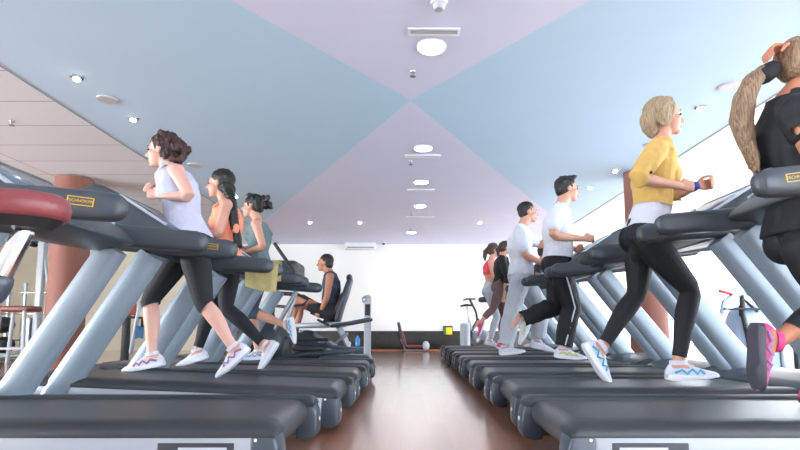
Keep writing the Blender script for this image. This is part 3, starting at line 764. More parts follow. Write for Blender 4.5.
# woman in teal top ------------------------------------------------------------
b = Body(5.5, -1, dict(pel=(259, 267), nk=(258, 221), head=(252.5, 206.5), sh_n=(256, 224), sh_f=(257, 225), el_n=(263, 247), wr_n=(246, 252), el_f=(258, 249), wr_f=(243, 248),
    hip_n=(260, 270), hip_f=(257, 270), kn_n=(251, 312), kn_f=(250, 311), an_n=(285, 325), an_f=(258, 350)), k=1.02, vox=.009)
lengths('teal', b)
root, org = begin(b, 'person', 'woman in grey teal tank top with dark hair bun, one foot kicked up behind', dict(n=((287, 347), None, 1), f=((240, 357), BELT, 1)), ST, skin='skin', hairmat='hair_black')
shirt(b, root, org, M['teal_cloth'], hem=.0, top=.78, sleeves=(0, 0), inf=.012, yoke=False, strap=.9, loose=lambda t: .01 * max(0, .6 - t), name='tank_top')
leggings(b, root, org, M['navy_cloth'], (1.22, 1.22), name='capri_leggings', mm=1.03)
mb = MB(); P, ax, k = b.hair_cap(mb, .004, .0)
mb.ell(P(-.12, .045), .058, .055, .055)
for i in range(14): mb.ell(P(-.13 + random.uniform(-.05, .03), .05 + random.uniform(-.05, .05), random.uniform(-.05, .05)), .028, .028, .028)
for i in range(8): mb.ell(P(random.uniform(-.07, .03), .108 + random.uniform(-.01, .01), random.uniform(-.04, .04)), .034, .034, .024)
hair(b, root, org, mb, disp=.01, vox=.008)
for e, tp in (('n', (287, 347)), ('f', (240, 357))): shoe(b, e, tp, root, org, M['shoe_white'], M['sole_white'], M['blue_acc'])
# blond woman in mustard top ----------------------------------------------------
b = Body(3.4, 1, dict(pel=(646, 236), nk=(661, 144), head=(664, 117), sh_n=(657, 150), sh_f=(660, 149), el_n=(637, 178, -.03), wr_n=(679, 186, .05), el_f=(676, 195), wr_f=(696, 186, -.03),
    hip_n=(649, 242), hip_f=(641, 242), kn_n=(691, 290), kn_f=(637, 294), an_n=(678, 357), an_f=(602, 347)), k=1.09, vox=.006)
lengths('yellow', b)
tn, tf = (718, 372), (620, 386)
root, org = begin(b, 'person', 'blond bobbed woman in mustard yellow top and black leggings running on right treadmill', dict(n=(tn, BELT, 1.06), f=(tf, None, 1.06)), ST,
    hands=((66, None, V((1, 0, -.02))), (58, None, V((1, 0, .12)))), tilt=.06, skin='skin', hairmat='hair_blond')
shirt(b, root, org, M['yellow_cloth'], hem=.30, sleeves=(1.12, 1.12), inf=.013, loose=lambda t: .004 * (t < .7), sloose=lambda t: .007, disp=(.008, (10, 10, 6)))
mb = MB(); b.torso(mb, .02, .36, .010)
put('undershirt', evalmesh(mb.bm, .006, 3, disp=(.008, (10, 10, 8)), cuts=[(b.sp(.06), -b.up, .3)]), M['white_cloth'], root, org)
leggings(b, root, org, M['black_cloth'], top=.16, mm=1.0)
mb = MB(); P, ax, k = b.hair_cap(mb, .0, .02)
for q in (-1, 1):
    mb.loft([P(.012, .10, q * .05), P(-.004, .04, q * .083), P(-.030, -.03, q * .086), P(-.045, -.075, q * .075)], [(.030, .012), (.048, .013), (.046, .014), (.034, .012)], 14, ref=V((1, 0, 0)))
mb.loft([P(-.07, .06), P(-.105, .0), P(-.10, -.06), P(-.075, -.105), P(-.062, -.125)], [(.07, .04), (.075, .042), (.07, .04), (.055, .03), (.03, .02)], 16)
mb.loft([P(.04, .096, 0), P(.05, .075, .03), P(.03, .04, .066)], [.018, .012, .010], 10); mb.loft([P(.04, .096, 0), P(.048, .078, -.03), P(.028, .045, -.068)], [.018, .012, .010], 10)
hair(b, root, org, mb, disp=.005)
w = b.p['wr_f']; dd = (b.p['el_f'] - w).normalized()
obj('wristband', MB().loft([w + dd * .005, w + dd * .04], [(.033, .033)] * 2, 16), M['blue_band'], root, org)
shoe(b, 'n', tn, root, org, M['shoe_white'], M['sole_white'], M['blue_acc'], size=1.06); shoe(b, 'f', tf, root, org, M['shoe_white'], M['sole_white'], M['blue_acc'], size=1.06)
# ponytail woman in black at the right edge -------------------------------------
b = Body(2.325, 1, dict(pel=(807, 238), nk=(787, 100), head=(806, 66), sh_n=(796, 114), sh_f=(790, 112), el_n=(818, 166), wr_n=(862, 150), el_f=(828, 80, .06), wr_f=(786, 49, -.16),
    hip_n=(806, 247), hip_f=(803, 247), kn_n=(834, 306), kn_f=(842, 316), an_n=(776, 341), an_f=(816, 384)), k=1.04, vox=.006)
lengths('black', b)
tn, tf = (778, 400), (868, 392)
root, org = begin(b, 'person', 'woman in black top with long light brown ponytail and pink shoes at right edge', dict(n=(tn, None, 1), f=(tf, BELT, 1)), ST,
    hands=((62, None, None), (30, V((-.25, -.35, -1)), V((-1, -.15, -.12)))), tilt=.05, skin='skin_tan', hairmat='hair_light')
shirt(b, root, org, M['black_cloth'], hem=.04, sleeves=(.30, .30), inf=.019, loose=lambda t: .012 * (1 - t), disp=(.008, (8, 8, 5)))
leggings(b, root, org, M['black_cloth'], (1.7, 1.7), name='capri_leggings')
mb = MB(); P, ax, k = b.hair_cap(mb, .004, .0)
hair(b, root, org, mb, disp=.003)
mb = MB(); Y = 2.325
pts = [at(772, 68, Y), at(763, 72, Y), at(752, 82, Y), at(744, 100, Y), at(741, 120, Y), at(746, 140, Y), at(753, 158, Y), at(757, 168, Y)]
mb.loft(pts, [.03, .032, .042, .050, .050, .042, .026, .010], 16)
for i in range(9):
    o = V((random.uniform(-.03, .03), random.uniform(-.04, .04), 0)); e = random.randint(5, 7)
    mb.loft([pts[1]] + [p + o for p in pts[2:e]] + [pts[e] + o * .8 - V((0, 0, random.uniform(0, .05)))], [.014] * (e - 1) + [.004], 8)
hair(b, root, org, mb, 'ponytail', .004, .006, 1)
obj('hair_tie', MB().loft([at(771, 70, Y), at(764, 75, Y)], [.042, .044], 16), M['black_cloth'], root, org)
shoe(b, 'n', tn, root, org, M['shoe_pink'], M['sole_dark'], M['mauve_acc']); shoe(b, 'f', tf, root, org, M['shoe_pink'], M['sole_dark'], M['mauve_acc'])
# man, white shirt and black trousers --------------------------------------------
b = Body(5.5, 1, dict(pel=(557, 264), nk=(560, 208), head=(567.5, 189.5), sh_n=(557, 213), sh_f=(563, 214), el_n=(553, 236), wr_n=(583, 239, .05), el_f=(563, 246), wr_f=(574, 249),
    hip_n=(560, 268), hip_f=(556, 268), kn_n=(572, 308), kn_f=(557, 306), an_n=(563, 346), an_f=(521, 320)), True, k=1.1, vox=.008)
lengths('blackp', b)
tn, tf = (583, 356), (514, 343)
root, org = begin(b, 'person', 'dark haired man in white T-shirt and black trousers, hand on treadmill console', dict(n=(tn, BELT, 1), f=(tf, None, 1)), ST, hands=((40, None, V((1, 0, .05))), (60, None, None)), skin='skin', hairmat='hair_black')
lz = lambda t: .012 + .022 * min(1, max(0, t - .4))
shirt(b, root, org, M['white_cloth'], hem=.10, sleeves=(.55, .55), inf=.016, loose=lambda t: .014 * (t < .7), sloose=lambda t: .010, disp=(.011, (7, 7, 5)))
pz = leggings(b, root, org, M['black_cloth'], (1.97, 1.97), top=.2, inf=.014, name='trousers', loose=lz, disp=(.013, (8, 8, 4)))
for q in (-1,):
    pp = [b.p['hip_n'] + V((0, q * .125, 0)), b.p['hip_n'].lerp(b.p['kn_n'], .5) + V((0, q * .128, 0)), b.p['kn_n'] + V((0, q * .105, 0)), b.p['an_n'] + V((0, q * .086, .03))]
    obj('side_stripe', MB().loft(pp, [(.004, .008)] * 4, 8), M['white_cloth'], pz, org)
mb = MB(); P, ax, k = b.hair_cap(mb, .002, .0)
mb.ell(P(.01, .098), .075, .062, .040, ax)
for i in range(10): mb.ell(P(random.uniform(-.05, .075), .115 + random.uniform(-.012, .008), random.uniform(-.04, .04)), .026, .026, .018)
hair(b, root, org, mb, disp=.006, vox=.008)
shoe(b, 'n', tn, root, org, M['shoe_white'], M['sole_white'], M['lime_acc']); shoe(b, 'f', tf, root, org, M['shoe_white'], M['sole_white'], M['lime_acc'])
# man, pale grey sweatpants ---------------------------------------------------------
b = Body(6.56, 1, dict(pel=(521, 276), nk=(521, 229), head=(528, 212.5), sh_n=(520, 234), sh_f=(524, 234), el_n=(526, 256), wr_n=(545, 264), el_f=(540, 246), wr_f=(549, 237),
    hip_n=(520, 280), hip_f=(523, 280), kn_n=(512, 312), kn_f=(541, 306), an_n=(505, 343), an_f=(538, 340)), True, k=1.08, vox=.009)
lengths('grey', b)
tn, tf = (522, 350), (552, 349)
root, org = begin(b, 'person', 'dark haired man in white T-shirt and pale grey sweatpants walking', dict(n=(tn, BELT, 1), f=(tf, None, 1)), ST, skin='skin', hairmat='hair_black')
lz = lambda t: .014 + .026 * min(1, max(0, t - .3))
shirt(b, root, org, M['white_cloth'], hem=.02, sleeves=(.6, .6), inf=.02, loose=lambda t: .014 * (t < .8), sloose=lambda t: .010, disp=(.011, (7, 7, 5)))
leggings(b, root, org, M['grey_cloth'], (1.95, 1.95), top=.14, inf=.016, name='sweatpants', loose=lz, disp=(.014, (8, 8, 4)))
mb = MB(); P, ax, k = b.hair_cap(mb, .0, .0)
hair(b, root, org, mb, disp=.008, vox=.009)
shoe(b, 'n', tn, root, org, M['shoe_white'], M['sole_white']); shoe(b, 'f', tf, root, org, M['shoe_white'], M['sole_white'])
# woman in dark top, brown leggings ----------------------------------------------------
b = Body(7.62, 1, dict(pel=(499, 287), nk=(502, 256), head=(506, 248), sh_n=(502, 259), sh_f=(505, 259), el_n=(507, 278), wr_n=(504, 297), el_f=(510, 276), wr_f=(512, 289),
    hip_n=(500, 289), hip_f=(498, 289), kn_n=(493, 309), kn_f=(504, 316), an_n=(479, 324), an_f=(501, 343)), k=.82, vox=.009)
lengths('dark', b)
tn, tf = (476, 335), (514, 350)
root, org = begin(b, 'person', 'woman in dark long sleeved top and brown leggings running far back right', dict(n=(tn, None, 1), f=(tf, BELT, 1)), ST, skin='skin', hairmat='hair_brown')
shirt(b, root, org, M['black_cloth'], hem=.1, sleeves=(1.85, 1.85), inf=.012)
leggings(b, root, org, M['brown_cloth'], (1.6, 1.6), inf=.008, mm=1.05)
mb = MB(); P, ax, k = b.hair_cap(mb, .002, .01); mb.loft([P(-.1, .02), P(-.15, -.04), P(-.14, -.14)], [.035, .036, .015], 10)
hair(b, root, org, mb, disp=.008, vox=.009)
shoe(b, 'n', tn, root, org, M['shoe_pink'], M['sole_white']); shoe(b, 'f', tf, root, org, M['shoe_pink'], M['sole_white'])
# woman in red top -------------------------------------------------------------------
b = Body(8.68, 1, dict(pel=(490, 291), nk=(491, 260), head=(494.5, 250.5), sh_n=(491, 263), sh_f=(494, 263), el_n=(494, 279), wr_n=(503, 283), el_f=(494, 278), wr_f=(504, 279),
    hip_n=(490, 293), hip_f=(492, 293), kn_n=(497, 317), kn_f=(499, 314), an_n=(490, 338), an_f=(503, 339)), k=1.0, vox=.010)
lengths('red', b)
tn, tf = (501, 346), (514, 346)
root, org = begin(b, 'person', 'woman in red crop top and grey leggings with brown ponytail, farthest right row', dict(n=(tn, BELT, 1), f=(tf, None, 1)), ST, skin='skin', hairmat='hair_brown')
shirt(b, root, org, M['red_cloth'], hem=.5, top=.84, sleeves=(0, 0), inf=.011, yoke=False, strap=1.5, name='crop_top')
leggings(b, root, org, M['grey_cloth'], top=.26, inf=.008, mm=1.05)
mb = MB(); P, ax, k = b.hair_cap(mb, .002, .01); mb.loft([P(-.1, .03), P(-.15, -.02), P(-.165, -.10), P(-.16, -.17)], [.04, .045, .038, .012], 12)
hair(b, root, org, mb, disp=.008, vox=.009)
shoe(b, 'n', tn, root, org, M['shoe_white'], M['sole_white']); shoe(b, 'f', tf, root, org, M['shoe_white'], M['sole_white'])
# man in black shorts far back ---------------------------------------------------------
b = Body(9.74, 1, dict(pel=(536, 297), nk=(540, 264), head=(544, 253), sh_n=(540, 267), sh_f=(542, 267), el_n=(535, 281), wr_n=(547, 282), el_f=(543, 281), wr_f=(552, 278),
    hip_n=(536, 299), hip_f=(538, 299), kn_n=(536, 322), kn_f=(548, 318), an_n=(535, 341), an_f=(543, 340)), True, k=1.0, vox=.011)
lengths('shorts', b)
tn, tf = (546, 346), (555, 346)
root, org = begin(b, 'person', 'bare legged man in black shirt and shorts, mostly hidden behind the sweatpants man', dict(n=(tn, BELT, 1), f=(tf, None, 1)), ST, skin='skin_tan', hairmat='hair_black')
shirt(b, root, org, M['black_cloth'], hem=.05, sleeves=(.5, .5), inf=.016)
leggings(b, root, org, M['black_cloth'], (.85, .85), inf=.02, name='shorts', loose=lambda t: .02 * t)
mb = MB(); P, ax, k = b.hair_cap(mb, .0, .0); hair(b, root, org, mb, vox=.01)
shoe(b, 'n', tn, root, org, M['shoe_white'], M['sole_white']); shoe(b, 'f', tf, root, org, M['shoe_white'], M['sole_white'])
# man on the recumbent bike --------------------------------------------------------------
BY = 7.4
b = Body(BY, -1, dict(pel=(331, 313), nk=(330, 273), head=(325, 263), sh_n=(330, 277), sh_f=(331, 277), el_n=(327, 297), wr_n=(321, 311), el_f=(329, 297), wr_f=(322, 311),
    hip_n=(330, 314), hip_f=(331, 314), kn_n=(297, 298), kn_f=(301, 304), an_n=(291, 326), an_f=(296, 333)), True, k=1.0, vox=.009)
lengths('bike', b)
tn, tf = (278, 322), (283, 329)
root, org = begin(b, 'person', 'man in navy sleeveless top and dark shorts sitting on the recumbent exercise bike', dict(n=(tn, None, 1), f=(tf, None, 1)), ST, hands=((75, None, V((-.6, 0, -.6))), (75, None, V((-.6, 0, -.6)))), skin='skin_tan', hairmat='hair_black')
shirt(b, root, org, M['navy_cloth'], hem=.0, top=.86, sleeves=(0, 0), inf=.014, yoke=False, strap=2.0, name='tank_top')
leggings(b, root, org, M['black_cloth'], (.62, .62), inf=.016, name='shorts', loose=lambda t: .016 * t)
mb = MB(); P, ax, k = b.hair_cap(mb, .0, .02); hair(b, root, org, mb, vox=.009)
obj('wristwatch', MB().loft([b.p['wr_n'], b.p['wr_n'] + (b.p['el_n'] - b.p['wr_n']).normalized() * .03], [(.034, .034)] * 2, 14, rnd=False), M['black'], root, org)
shoe(b, 'n', tn, root, org, M['shoe_white'], M['sole_dark']); shoe(b, 'f', tf, root, org, M['shoe_white'], M['sole_dark'])
BIKER = b
#END_PEOPLE
#EQUIPMENT
def fr(*segs, r=.025, n=10):
    mb = MB()
    for sg in segs: mb.tube(sg[:-1] if isinstance(sg[-1], float) else sg, sg[-1] if isinstance(sg[-1], float) else r, n)
    return mb
# recumbent bike under the seated man (local x forward = -X) ----------------------------
sx = at(331, 320, BY).x; seat_z = BIKER.pel.z - .125
t = thing('recumbent_bike', 'grey recumbent exercise bike with high backrest under the seated man', 'exercise bike', (sx, BY, 0))
mb = MB(); mb.box((-1.15, -.08, .08), (.45, .08, .2), .03, 3); mb.box((-1.1, -.28, .0), (-.98, .28, .08), .02); mb.box((.32, -.28, 0), (.44, .28, .08), .02); obj('base_frame', mb, M['cap'], t)
mb = MB(); mb.loft([(-.52, 0, seat_z - .06), (-.25, 0, seat_z - .05), (0, 0, seat_z - .045), (.2, 0, seat_z - .04)], [(.13, .035), (.19, .04), (.22, .042), (.2, .04)], 20, power=3); obj('seat', mb, M['grey_plastic'], t)
mb = MB(); mb.loft([(.10, 0, seat_z + .02), (.145, 0, seat_z + .22), (.215, 0, seat_z + .42), (.27, 0, seat_z + .60)], [(.19, .035), (.2, .045), (.18, .045), (.13, .04)], 20, power=3); obj('backrest', mb, M['cap'], t)
mb = MB(); mb.loft([(.065, 0, seat_z + .05), (.10, 0, seat_z + .22), (.165, 0, seat_z + .40)], [(.15, .02), (.16, .022), (.14, .02)], 18, power=3); obj('back_pad', mb, M['brown_pad'], t)
mb = MB(); mb.ell((.26, 0, seat_z + .63), .045, .13, .06); obj('head_rest', mb, M['darker'], t)
obj('seat_post', fr([V((.32, 0, .12)), V((.2, 0, .45)), V((.1, 0, seat_z - .05)), .045]), M['silver'], t)
for s in (-1, 1): obj('rear_arm', fr([V((.05, s * .2, seat_z - .06)), V((.3, s * .2, seat_z - .02)), V((.56, s * .2, seat_z + .03)), .028]), M['cap'], t)
mb = MB(); mb.loft([(-.35, -.1, .32), (-.35, .1, .32)], [.25, .25], 28, ref=V((1, 0, 0))); mb.box((-.75, -.1, .12), (-.1, .1, .4), .06, 3); obj('drive_housing', mb, M['darker'], t)
for s, a in ((-1, 0), (1, 1)):
    f = BIKER.p['an_n' if s < 0 else 'an_f']
    px = f.x - sx - .05; pz = f.z - .12
    c = obj('crank', fr([V((-.52, s * .13, .46)), V((px, s * .14, pz)), .02]), M['steel'], t)
    obj('pedal', MB().box((px - .08, s * .14 - .06, pz - .02), (px + .08, s * .14 + .06, pz + .012), .008), M['black'], c)
obj('console_mast', fr([V((-.7, 0, .3)), V((-.86, 0, .8)), V((-.82, 0, 1.22)), .04]), M['cap'], t)
mb = MB(); mb.box((-.92, -.2, 1.18), (-.74, .2, 1.40), .05, 4); obj('console', mb, M['darker'], t)
for s in (-1, 1):
    obj('handlebar', fr([V((-.84, s * .05, 1.04)), V((-.74, s * .2, 1.1)), V((-.45, s * .22, 1.08)), V((-.30, s * .2, 1.0)), V((-.36, s * .2, .93)), V((-.62, s * .16, .9)), V((-.84, s * .04, .92)), .02]), M['black'], t)
    obj('seat_grip', fr([V((0, s * .235, seat_z - .05)), V((-.1, s * .25, seat_z)), V((-.14, s * .25, seat_z + .02)), .018]), M['black'], t)
obj('mechanism', fr([V((-.5, -.16, .3)), V((-.2, -.16, .5)), V((.1, -.16, .35)), .03], [V((-.4, -.18, .55)), V((0, -.18, .3)), .025], [V((-.1, -.15, .2)), V((.25, -.15, .52)), .025], [V((-.6, -.15, .22)), V((-.15, -.17, .38)), .022]), M['steel'], t)
# elliptical trainer in the next place of the left row -----------------------------------
EY = 6.45
t = thing('elliptical_trainer', 'dark elliptical trainer with tall black lever arms beyond the left treadmills', 'elliptical trainer', (-.5, EY, 0))
L_ = lambda px, py, dy=0: at(px, py, EY + dy) - V((-.5, EY, 0))
mb = MB(); mb.box((-2.0, -.3, .04), (0, .3, .16), .04, 3); mb.box((-.62, -.24, .14), (.02, .24, .27), .06, 4); obj('base_frame', mb, M['cap'], t)
mb = MB(); mb.loft([(-1.35, -.16, .42), (-1.35, .16, .42)], [.3, .3], 32, ref=V((1, 0, 0))); mb.box((-1.7, -.17, .15), (-1.0, .17, .5), .08, 3); obj('drive_housing', mb, M['darker'], t)
obj('console_mast', fr([V((-1.72, 0, .3)), V((-1.6, 0, .9)), V((-1.32, 0, 1.25)), .045]), M['cap'], t)
mb = MB(); a = L_(288, 271); mb.box((a.x - .17, -.25, a.z - .11), (a.x + .17, .25, a.z + .11), .06, 4); obj('console', mb, M['dark'], t)
for s in (-1, 1):
    lv = obj('lever_arm', fr([L_(296, 292, s * .28), L_(294, 272, s * .28), L_(286, 260, s * .27), L_(279, 250, s * .25), L_(275, 244, s * .22), .022]), M['black'], t)
    obj('lever_link', fr([L_(296, 292, s * .28), V((-1.15, s * .27, .55)), V((-1.3, s * .26, .35)), .028]), M['steel'], lv)
    p = obj('pedal_arm', fr([V((-1.42, s * .22, .3 + .12 * s)), V((-.75, s * .2, .34 + .05 * s)), V((-.2, s * .2, .32)), .028]), M['cap'], t)
    obj('footplate', MB().box((-.95, s * .2 - .09, .38 + .05 * s), (-.55, s * .2 + .09, .42 + .05 * s), .02), M['black'], p)
obj('grip_bar', fr([V((-1.35, -.2, 1.2)), V((-1.1, -.24, 1.14)), V((-.98, -.22, 1.12)), .02], [V((-1.35, .2, 1.2)), V((-1.1, .24, 1.14)), V((-.98, .22, 1.12)), .02]), M['black'], t)
# towel on the rail of the third left treadmill ---------------------------------------------
hx = XLr - .62; hy = Y1 + PITCH_Y * 2 + .435 - .395; hz = 1.068
rails = lambda x: hz + .06 + (abs(x - hx) - .05) * .11
mb = MB(); bm = mb.bm; nu, nv = 26, 26; grid = []
prof = [(-.060, -.225), (-.059, -.15), (-.056, -.07), (-.052, 0), (-.03, .010), (0, .013), (.03, .010), (.052, 0), (.056, -.08), (.058, -.14)]
for i in range(nu + 1):
    u = i / nu; x = hx - .24 + u * .27 - .02; row = []
    for j in range(nv + 1):
        q = j / nv * (len(prof) - 1); a = min(int(q), len(prof) - 2); f = q - a
        y = prof[a][0] * (1 - f) + prof[a + 1][0] * f; z = prof[a][1] * (1 - f) + prof[a + 1][1] * f
        drop = max(0, -z); y += math.copysign(drop * .05 * (1 + math.sin(u * 17)), y); z -= drop * .10 * math.sin(u * 2.2)
        xx = x + drop * (u - .5) * -.12
        row.append(bm.verts.new((xx, hy + y, rails(min(x, hx - .05)) + z)))
    grid.append(row)
for i in range(nu):
    for j in range(nv): bm.faces.new((grid[i][j], grid[i + 1][j], grid[i + 1][j + 1], grid[i][j + 1]))
bmesh.ops.solidify(bm, geom=bm.faces[:], thickness=.006)
tag(obj('towel', mb, M['towel'], angle=80), 'pale yellow towel hanging over a treadmill handrail in left row', 'towel')
# red padded seat at the left edge ------------------------------------------------------------
Y = 1.42; a = at(14, 208, Y); t = thing('padded_stool', 'red leather padded seat on chrome post at far left edge', 'stool', (a.x - .3, Y, 0))
L_ = lambda p: p - V((a.x - .3, Y, 0))
c = L_(a)
mb = MB(); mb.loft([c + V((0, 0, -.035)), c + V((0, 0, -.025)), c + V((0, 0, .0)), c + V((0, 0, .025)), c + V((0, 0, .036)), c + V((0, 0, .040))], [(.098, .135), (.106, .145), (.11, .15), (.104, .143), (.085, .125), (.06, .09)], 40, rnd=False); obj('seat', mb, M['red_pad'], t, angle=60)
mb = MB(); mb.loft([c + V((0, 0, -.062)), c + V((0, 0, -.035))], [(.07, .10), (.094, .13)], 36, rnd=False); obj('seat_base', mb, M['black'], t)
p0 = L_(at(24, 232, Y)); p1 = L_(at(-4, 286, Y)); p2 = p1 + (p1 - p0) * 1.2
obj('post', MB().loft([p0, p1, p2], [.026, .026, .03], 20), M['chrome'], t)
obj('collar', MB().loft([p1 - (p1 - p0) * .08, p1 + (p1 - p0) * .12], [.036, .036], 20), M['cap'], t)
e = p2 + (p1 - p0) * 1.0; e.z = .06
obj('frame', MB().loft([p2 + (p1 - p0) * -.2, e], [.036, .036], 16).box((e.x - .3, -.05, .0), (e.x + .5, .05, .06), .015).box((e.x - .3, -.28, 0), (e.x - .22, .28, .06), .015).box((e.x + .42, -.28, 0), (e.x + .5, .28, .06), .015), M['grey_plastic'], t)
# back of the room: post, bench, step, bottle, ball, bin, sign, bike ----------------------------
def W0(px, py, z=0):
    """point on the floor (or at height z) seen at a pixel"""
    c_, s_ = math.cos(PITCH), math.sin(PITCH); x = (px - CX) / FPX; y = (CY - py) / FPX
    d = V((x, c_ - y * s_, s_ + y * c_)); k = (z - CAM_H) / d.z; return V((k * d.x, k * d.y, z))
Y = 8.6; a = at(367.5, 330, Y); zt = at(367.5, 296, Y).z
t = thing('machine_post', 'tall pale grey post with dark display standing left of the aisle', 'machine post', (a.x, Y, 0))
obj('post', MB().loft([(0, 0, .03), (0, 0, zt - .12), (0, 0, zt - .03)], [(.055, .058), (.055, .058), (.05, .058)], 18, power=4), M['grey_plastic'], t)
obj('display', MB().box((-.04, -.072, zt - .33), (.045, -.05, zt - .14), .008), M['black'], t)
obj('top_cap', MB().ell((-.03, 0, zt - .06), .07, .06, .07), M['steel'], t)
obj('base', MB().box((-.45, -.22, 0), (.12, .22, .06), .02), M['cap'], t)
Y = 9.2; a = at(357, 347, Y); z0 = .26
t = thing('step_platform', 'low grey step platform on the floor behind the left treadmills', 'step', (at(354, 349, Y).x, Y, 0))
mb = MB(); mb.box((-.42, -.2, .12), (.2, .2, z0), .03, 3); obj('deck', mb, M['cap'], t)
for x in (-.38, .1): obj('leg', MB().box((x, -.17, 0), (x + .07, .17, .13), .01), M['darker'], t)
a = at(357.5, 348, Y)
t = thing('water_bottle', 'small blue water bottle standing on the step beside grey post', 'bottle', (a.x, Y, z0))
obj('body', MB().loft([(0, 0, .002), (0, 0, .02), (0, 0, .13), (0, 0, .16)], [.034, .04, .04, .022], 16, rnd=False), M['bottle'], t); obj('cap', MB().loft([(0, 0, .16), (0, 0, .2)], [.018, .016], 12, rnd=False), M['bottle'], t)
a = at(348, 346, Y); t = thing('small_ball', 'small pale ball on the step left of the blue bottle', 'ball', (a.x, Y, z0)); obj('ball', MB().ell((0, 0, .055), .055, .055, .055), M['white_plastic'], t)
a = W0(406, 350.8); t = thing('exercise_bench', 'low bench with tilted dark backrest and brown seat at the back wall', 'bench', (a.x, 13.4, 0))
k = 13.4 / FPX
obj('backrest', MB().loft([(-.05, 0, .14), (-.13, 0, .42), (-.19, 0, .72)], [(.16, .04), (.17, .045), (.13, .04)], 18, power=3), M['darker'], t)
obj('back_pad', MB().loft([(-.015, 0, .16), (-.07, 0, .36), (-.105, 0, .5)], [(.15, .035), (.16, .04), (.13, .03)], 18, power=3), M['brown_pad'], t)
obj('seat', MB().box((0, -.17, .09), (.42, .17, .16), .03, 3), M['brown_pad'], t)
obj('frame', fr([V((-.12, -.13, .3)), V((-.02, -.13, .03)), V((.5, -.13, .03)), .02], [V((-.12, .13, .3)), V((-.02, .13, .03)), V((.5, .13, .03)), .02]), M['steel'], t)
obj('foot_roll', MB().loft([(.52, -.16, .14), (.52, .16, .14)], [(.09, .12)] * 2, 18, ref=V((1, 0, 0))), M['grey_plastic'], t)
Y = 10.6; a = at(465, 330, Y); zt = at(465, 324, Y).z
t = thing('cylinder_post', 'pale grey round cylinder post standing right of the yellow sign', 'post', (a.x, Y, 0))
obj('body', MB().loft([(0, 0, 0), (0, 0, zt - .04), (0, 0, zt)], [.105, .105, .09], 24, rnd=False), M['grey_plastic'], t); obj('lid', MB().ell((0, 0, zt), .09, .09, .03), M['white_plastic'], t)
a = at(448, 336, YB - .06); t = thing('wall_sign', 'small square yellow and black sign on dark wall band', 'sign', (a.x, YB - .03, a.z))
obj('board', MB().box((-.13, -.03, -.0), (.13, 0, .27), .006), M['black'], t); obj('face', MB().box((-.05, -.036, .04), (.11, -.028, .23), .004), M['yellow_sign'], t); obj('mark', MB().box((-.115, -.036, .04), (-.06, -.028, .23), .003), M['green_sign'], t)
Y = 11.2; a = at(474, 320, Y)
t = thing('spin_bike', 'black and grey spin bike with raised saddle beyond the right treadmills', 'exercise bike', (a.x, Y, 0))
L_ = lambda px, py, dy=0: at(px, py, Y + dy) - V((a.x, Y, 0))
obj('saddle', MB().loft([L_(461, 306), L_(466, 305), L_(472, 305.5)], [(.06, .02), (.075, .028), (.03, .02)], 14), M['black'], t)
obj('saddle_post', fr([L_(467, 306), L_(469, 322), .022], [L_(469, 320), L_(473, 336), .035]), M['steel'], t)
obj('handlebar', fr([L_(475, 299, -.2), L_(466, 299, -.2), L_(464, 300, 0), L_(466, 299, .2), L_(475, 299, .2), .018], [L_(470, 300), L_(476, 312), L_(478, 325), .025]), M['black'], t)
fz = L_(482, 334); fz.z = .33
obj('flywheel', MB().loft([(fz.x, -.05, .33), (fz.x, .05, .33)], [.23, .23], 28, ref=V((1, 0, 0))), M['steel'], t)
obj('frame', fr([V((-.3, 0, .08)), V((fz.x, 0, .33)), L_(478, 322), .035], [V((-.2, 0, .1)), L_(472, 330), L_(478, 320), .035]).box((-.35, -.25, 0), (-.25, .25, .07), .015).box((fz.x, -.25, 0), (fz.x + .1, .25, .07), .015).box((-.3, -.03, .03), (fz.x + .05, .03, .09), .01), M['black'], t)
# machine seen through the right uprights --------------------------------------------------------
Y = 6.4; a = at(752, 350, Y)
t = thing('weight_machine', 'pale blue grey curved weight machine seen between uprights at right', 'weight machine', (a.x, Y, 0))
L_ = lambda px, py, dy=0: at(px, py, Y + dy) - V((a.x, Y, 0))
z = L_(755, 318).z
obj('shroud', MB().loft([(0, 0, .04), (0, 0, z - .1), (0, 0, z)], [(.2, .28), (.2, .27), (.18, .24)], 24, power=4), M['bluegrey'], t)
obj('upright', fr([V((-.1, -.22, .03)), L_(743, 315, -.22), L_(742, 297, -.2), .03]), M['darker'], t)
obj('top_arc', fr([L_(722, 312, -.2), L_(724, 302, -.2), L_(732, 296, -.2), L_(745, 293, -.2), L_(757, 297, -.2), L_(765, 306, -.2), .03]), M['bluegrey'], t)
obj('press_arm', fr([L_(725, 309, -.25), L_(760, 309, -.25), .014], [L_(741, 297, -.2), L_(741, 315, -.2), .022], [L_(741, 297, -.2), L_(757, 311, -.2), .02]), M['darker'], t)
obj('handle_grip', fr([L_(720, 291, -.25), L_(731, 294, -.25), .02]), M['red_cloth'], t)
obj('weight_stack', MB().box((.22, -.2, .03), (.48, .2, z - .1), .01), M['steel'], t)
obj('seat', MB().box((.12, -.5, .42), (.42, -.26, .5), .03, 3), M['darker'], t); obj('seat_post', fr([V((.27, -.38, .02)), V((.27, -.38, .44)), .035]), M['darker'], t)
obj('base', MB().box((-.3, -.5, 0), (.5, .35, .04), .01), M['darker'], t)
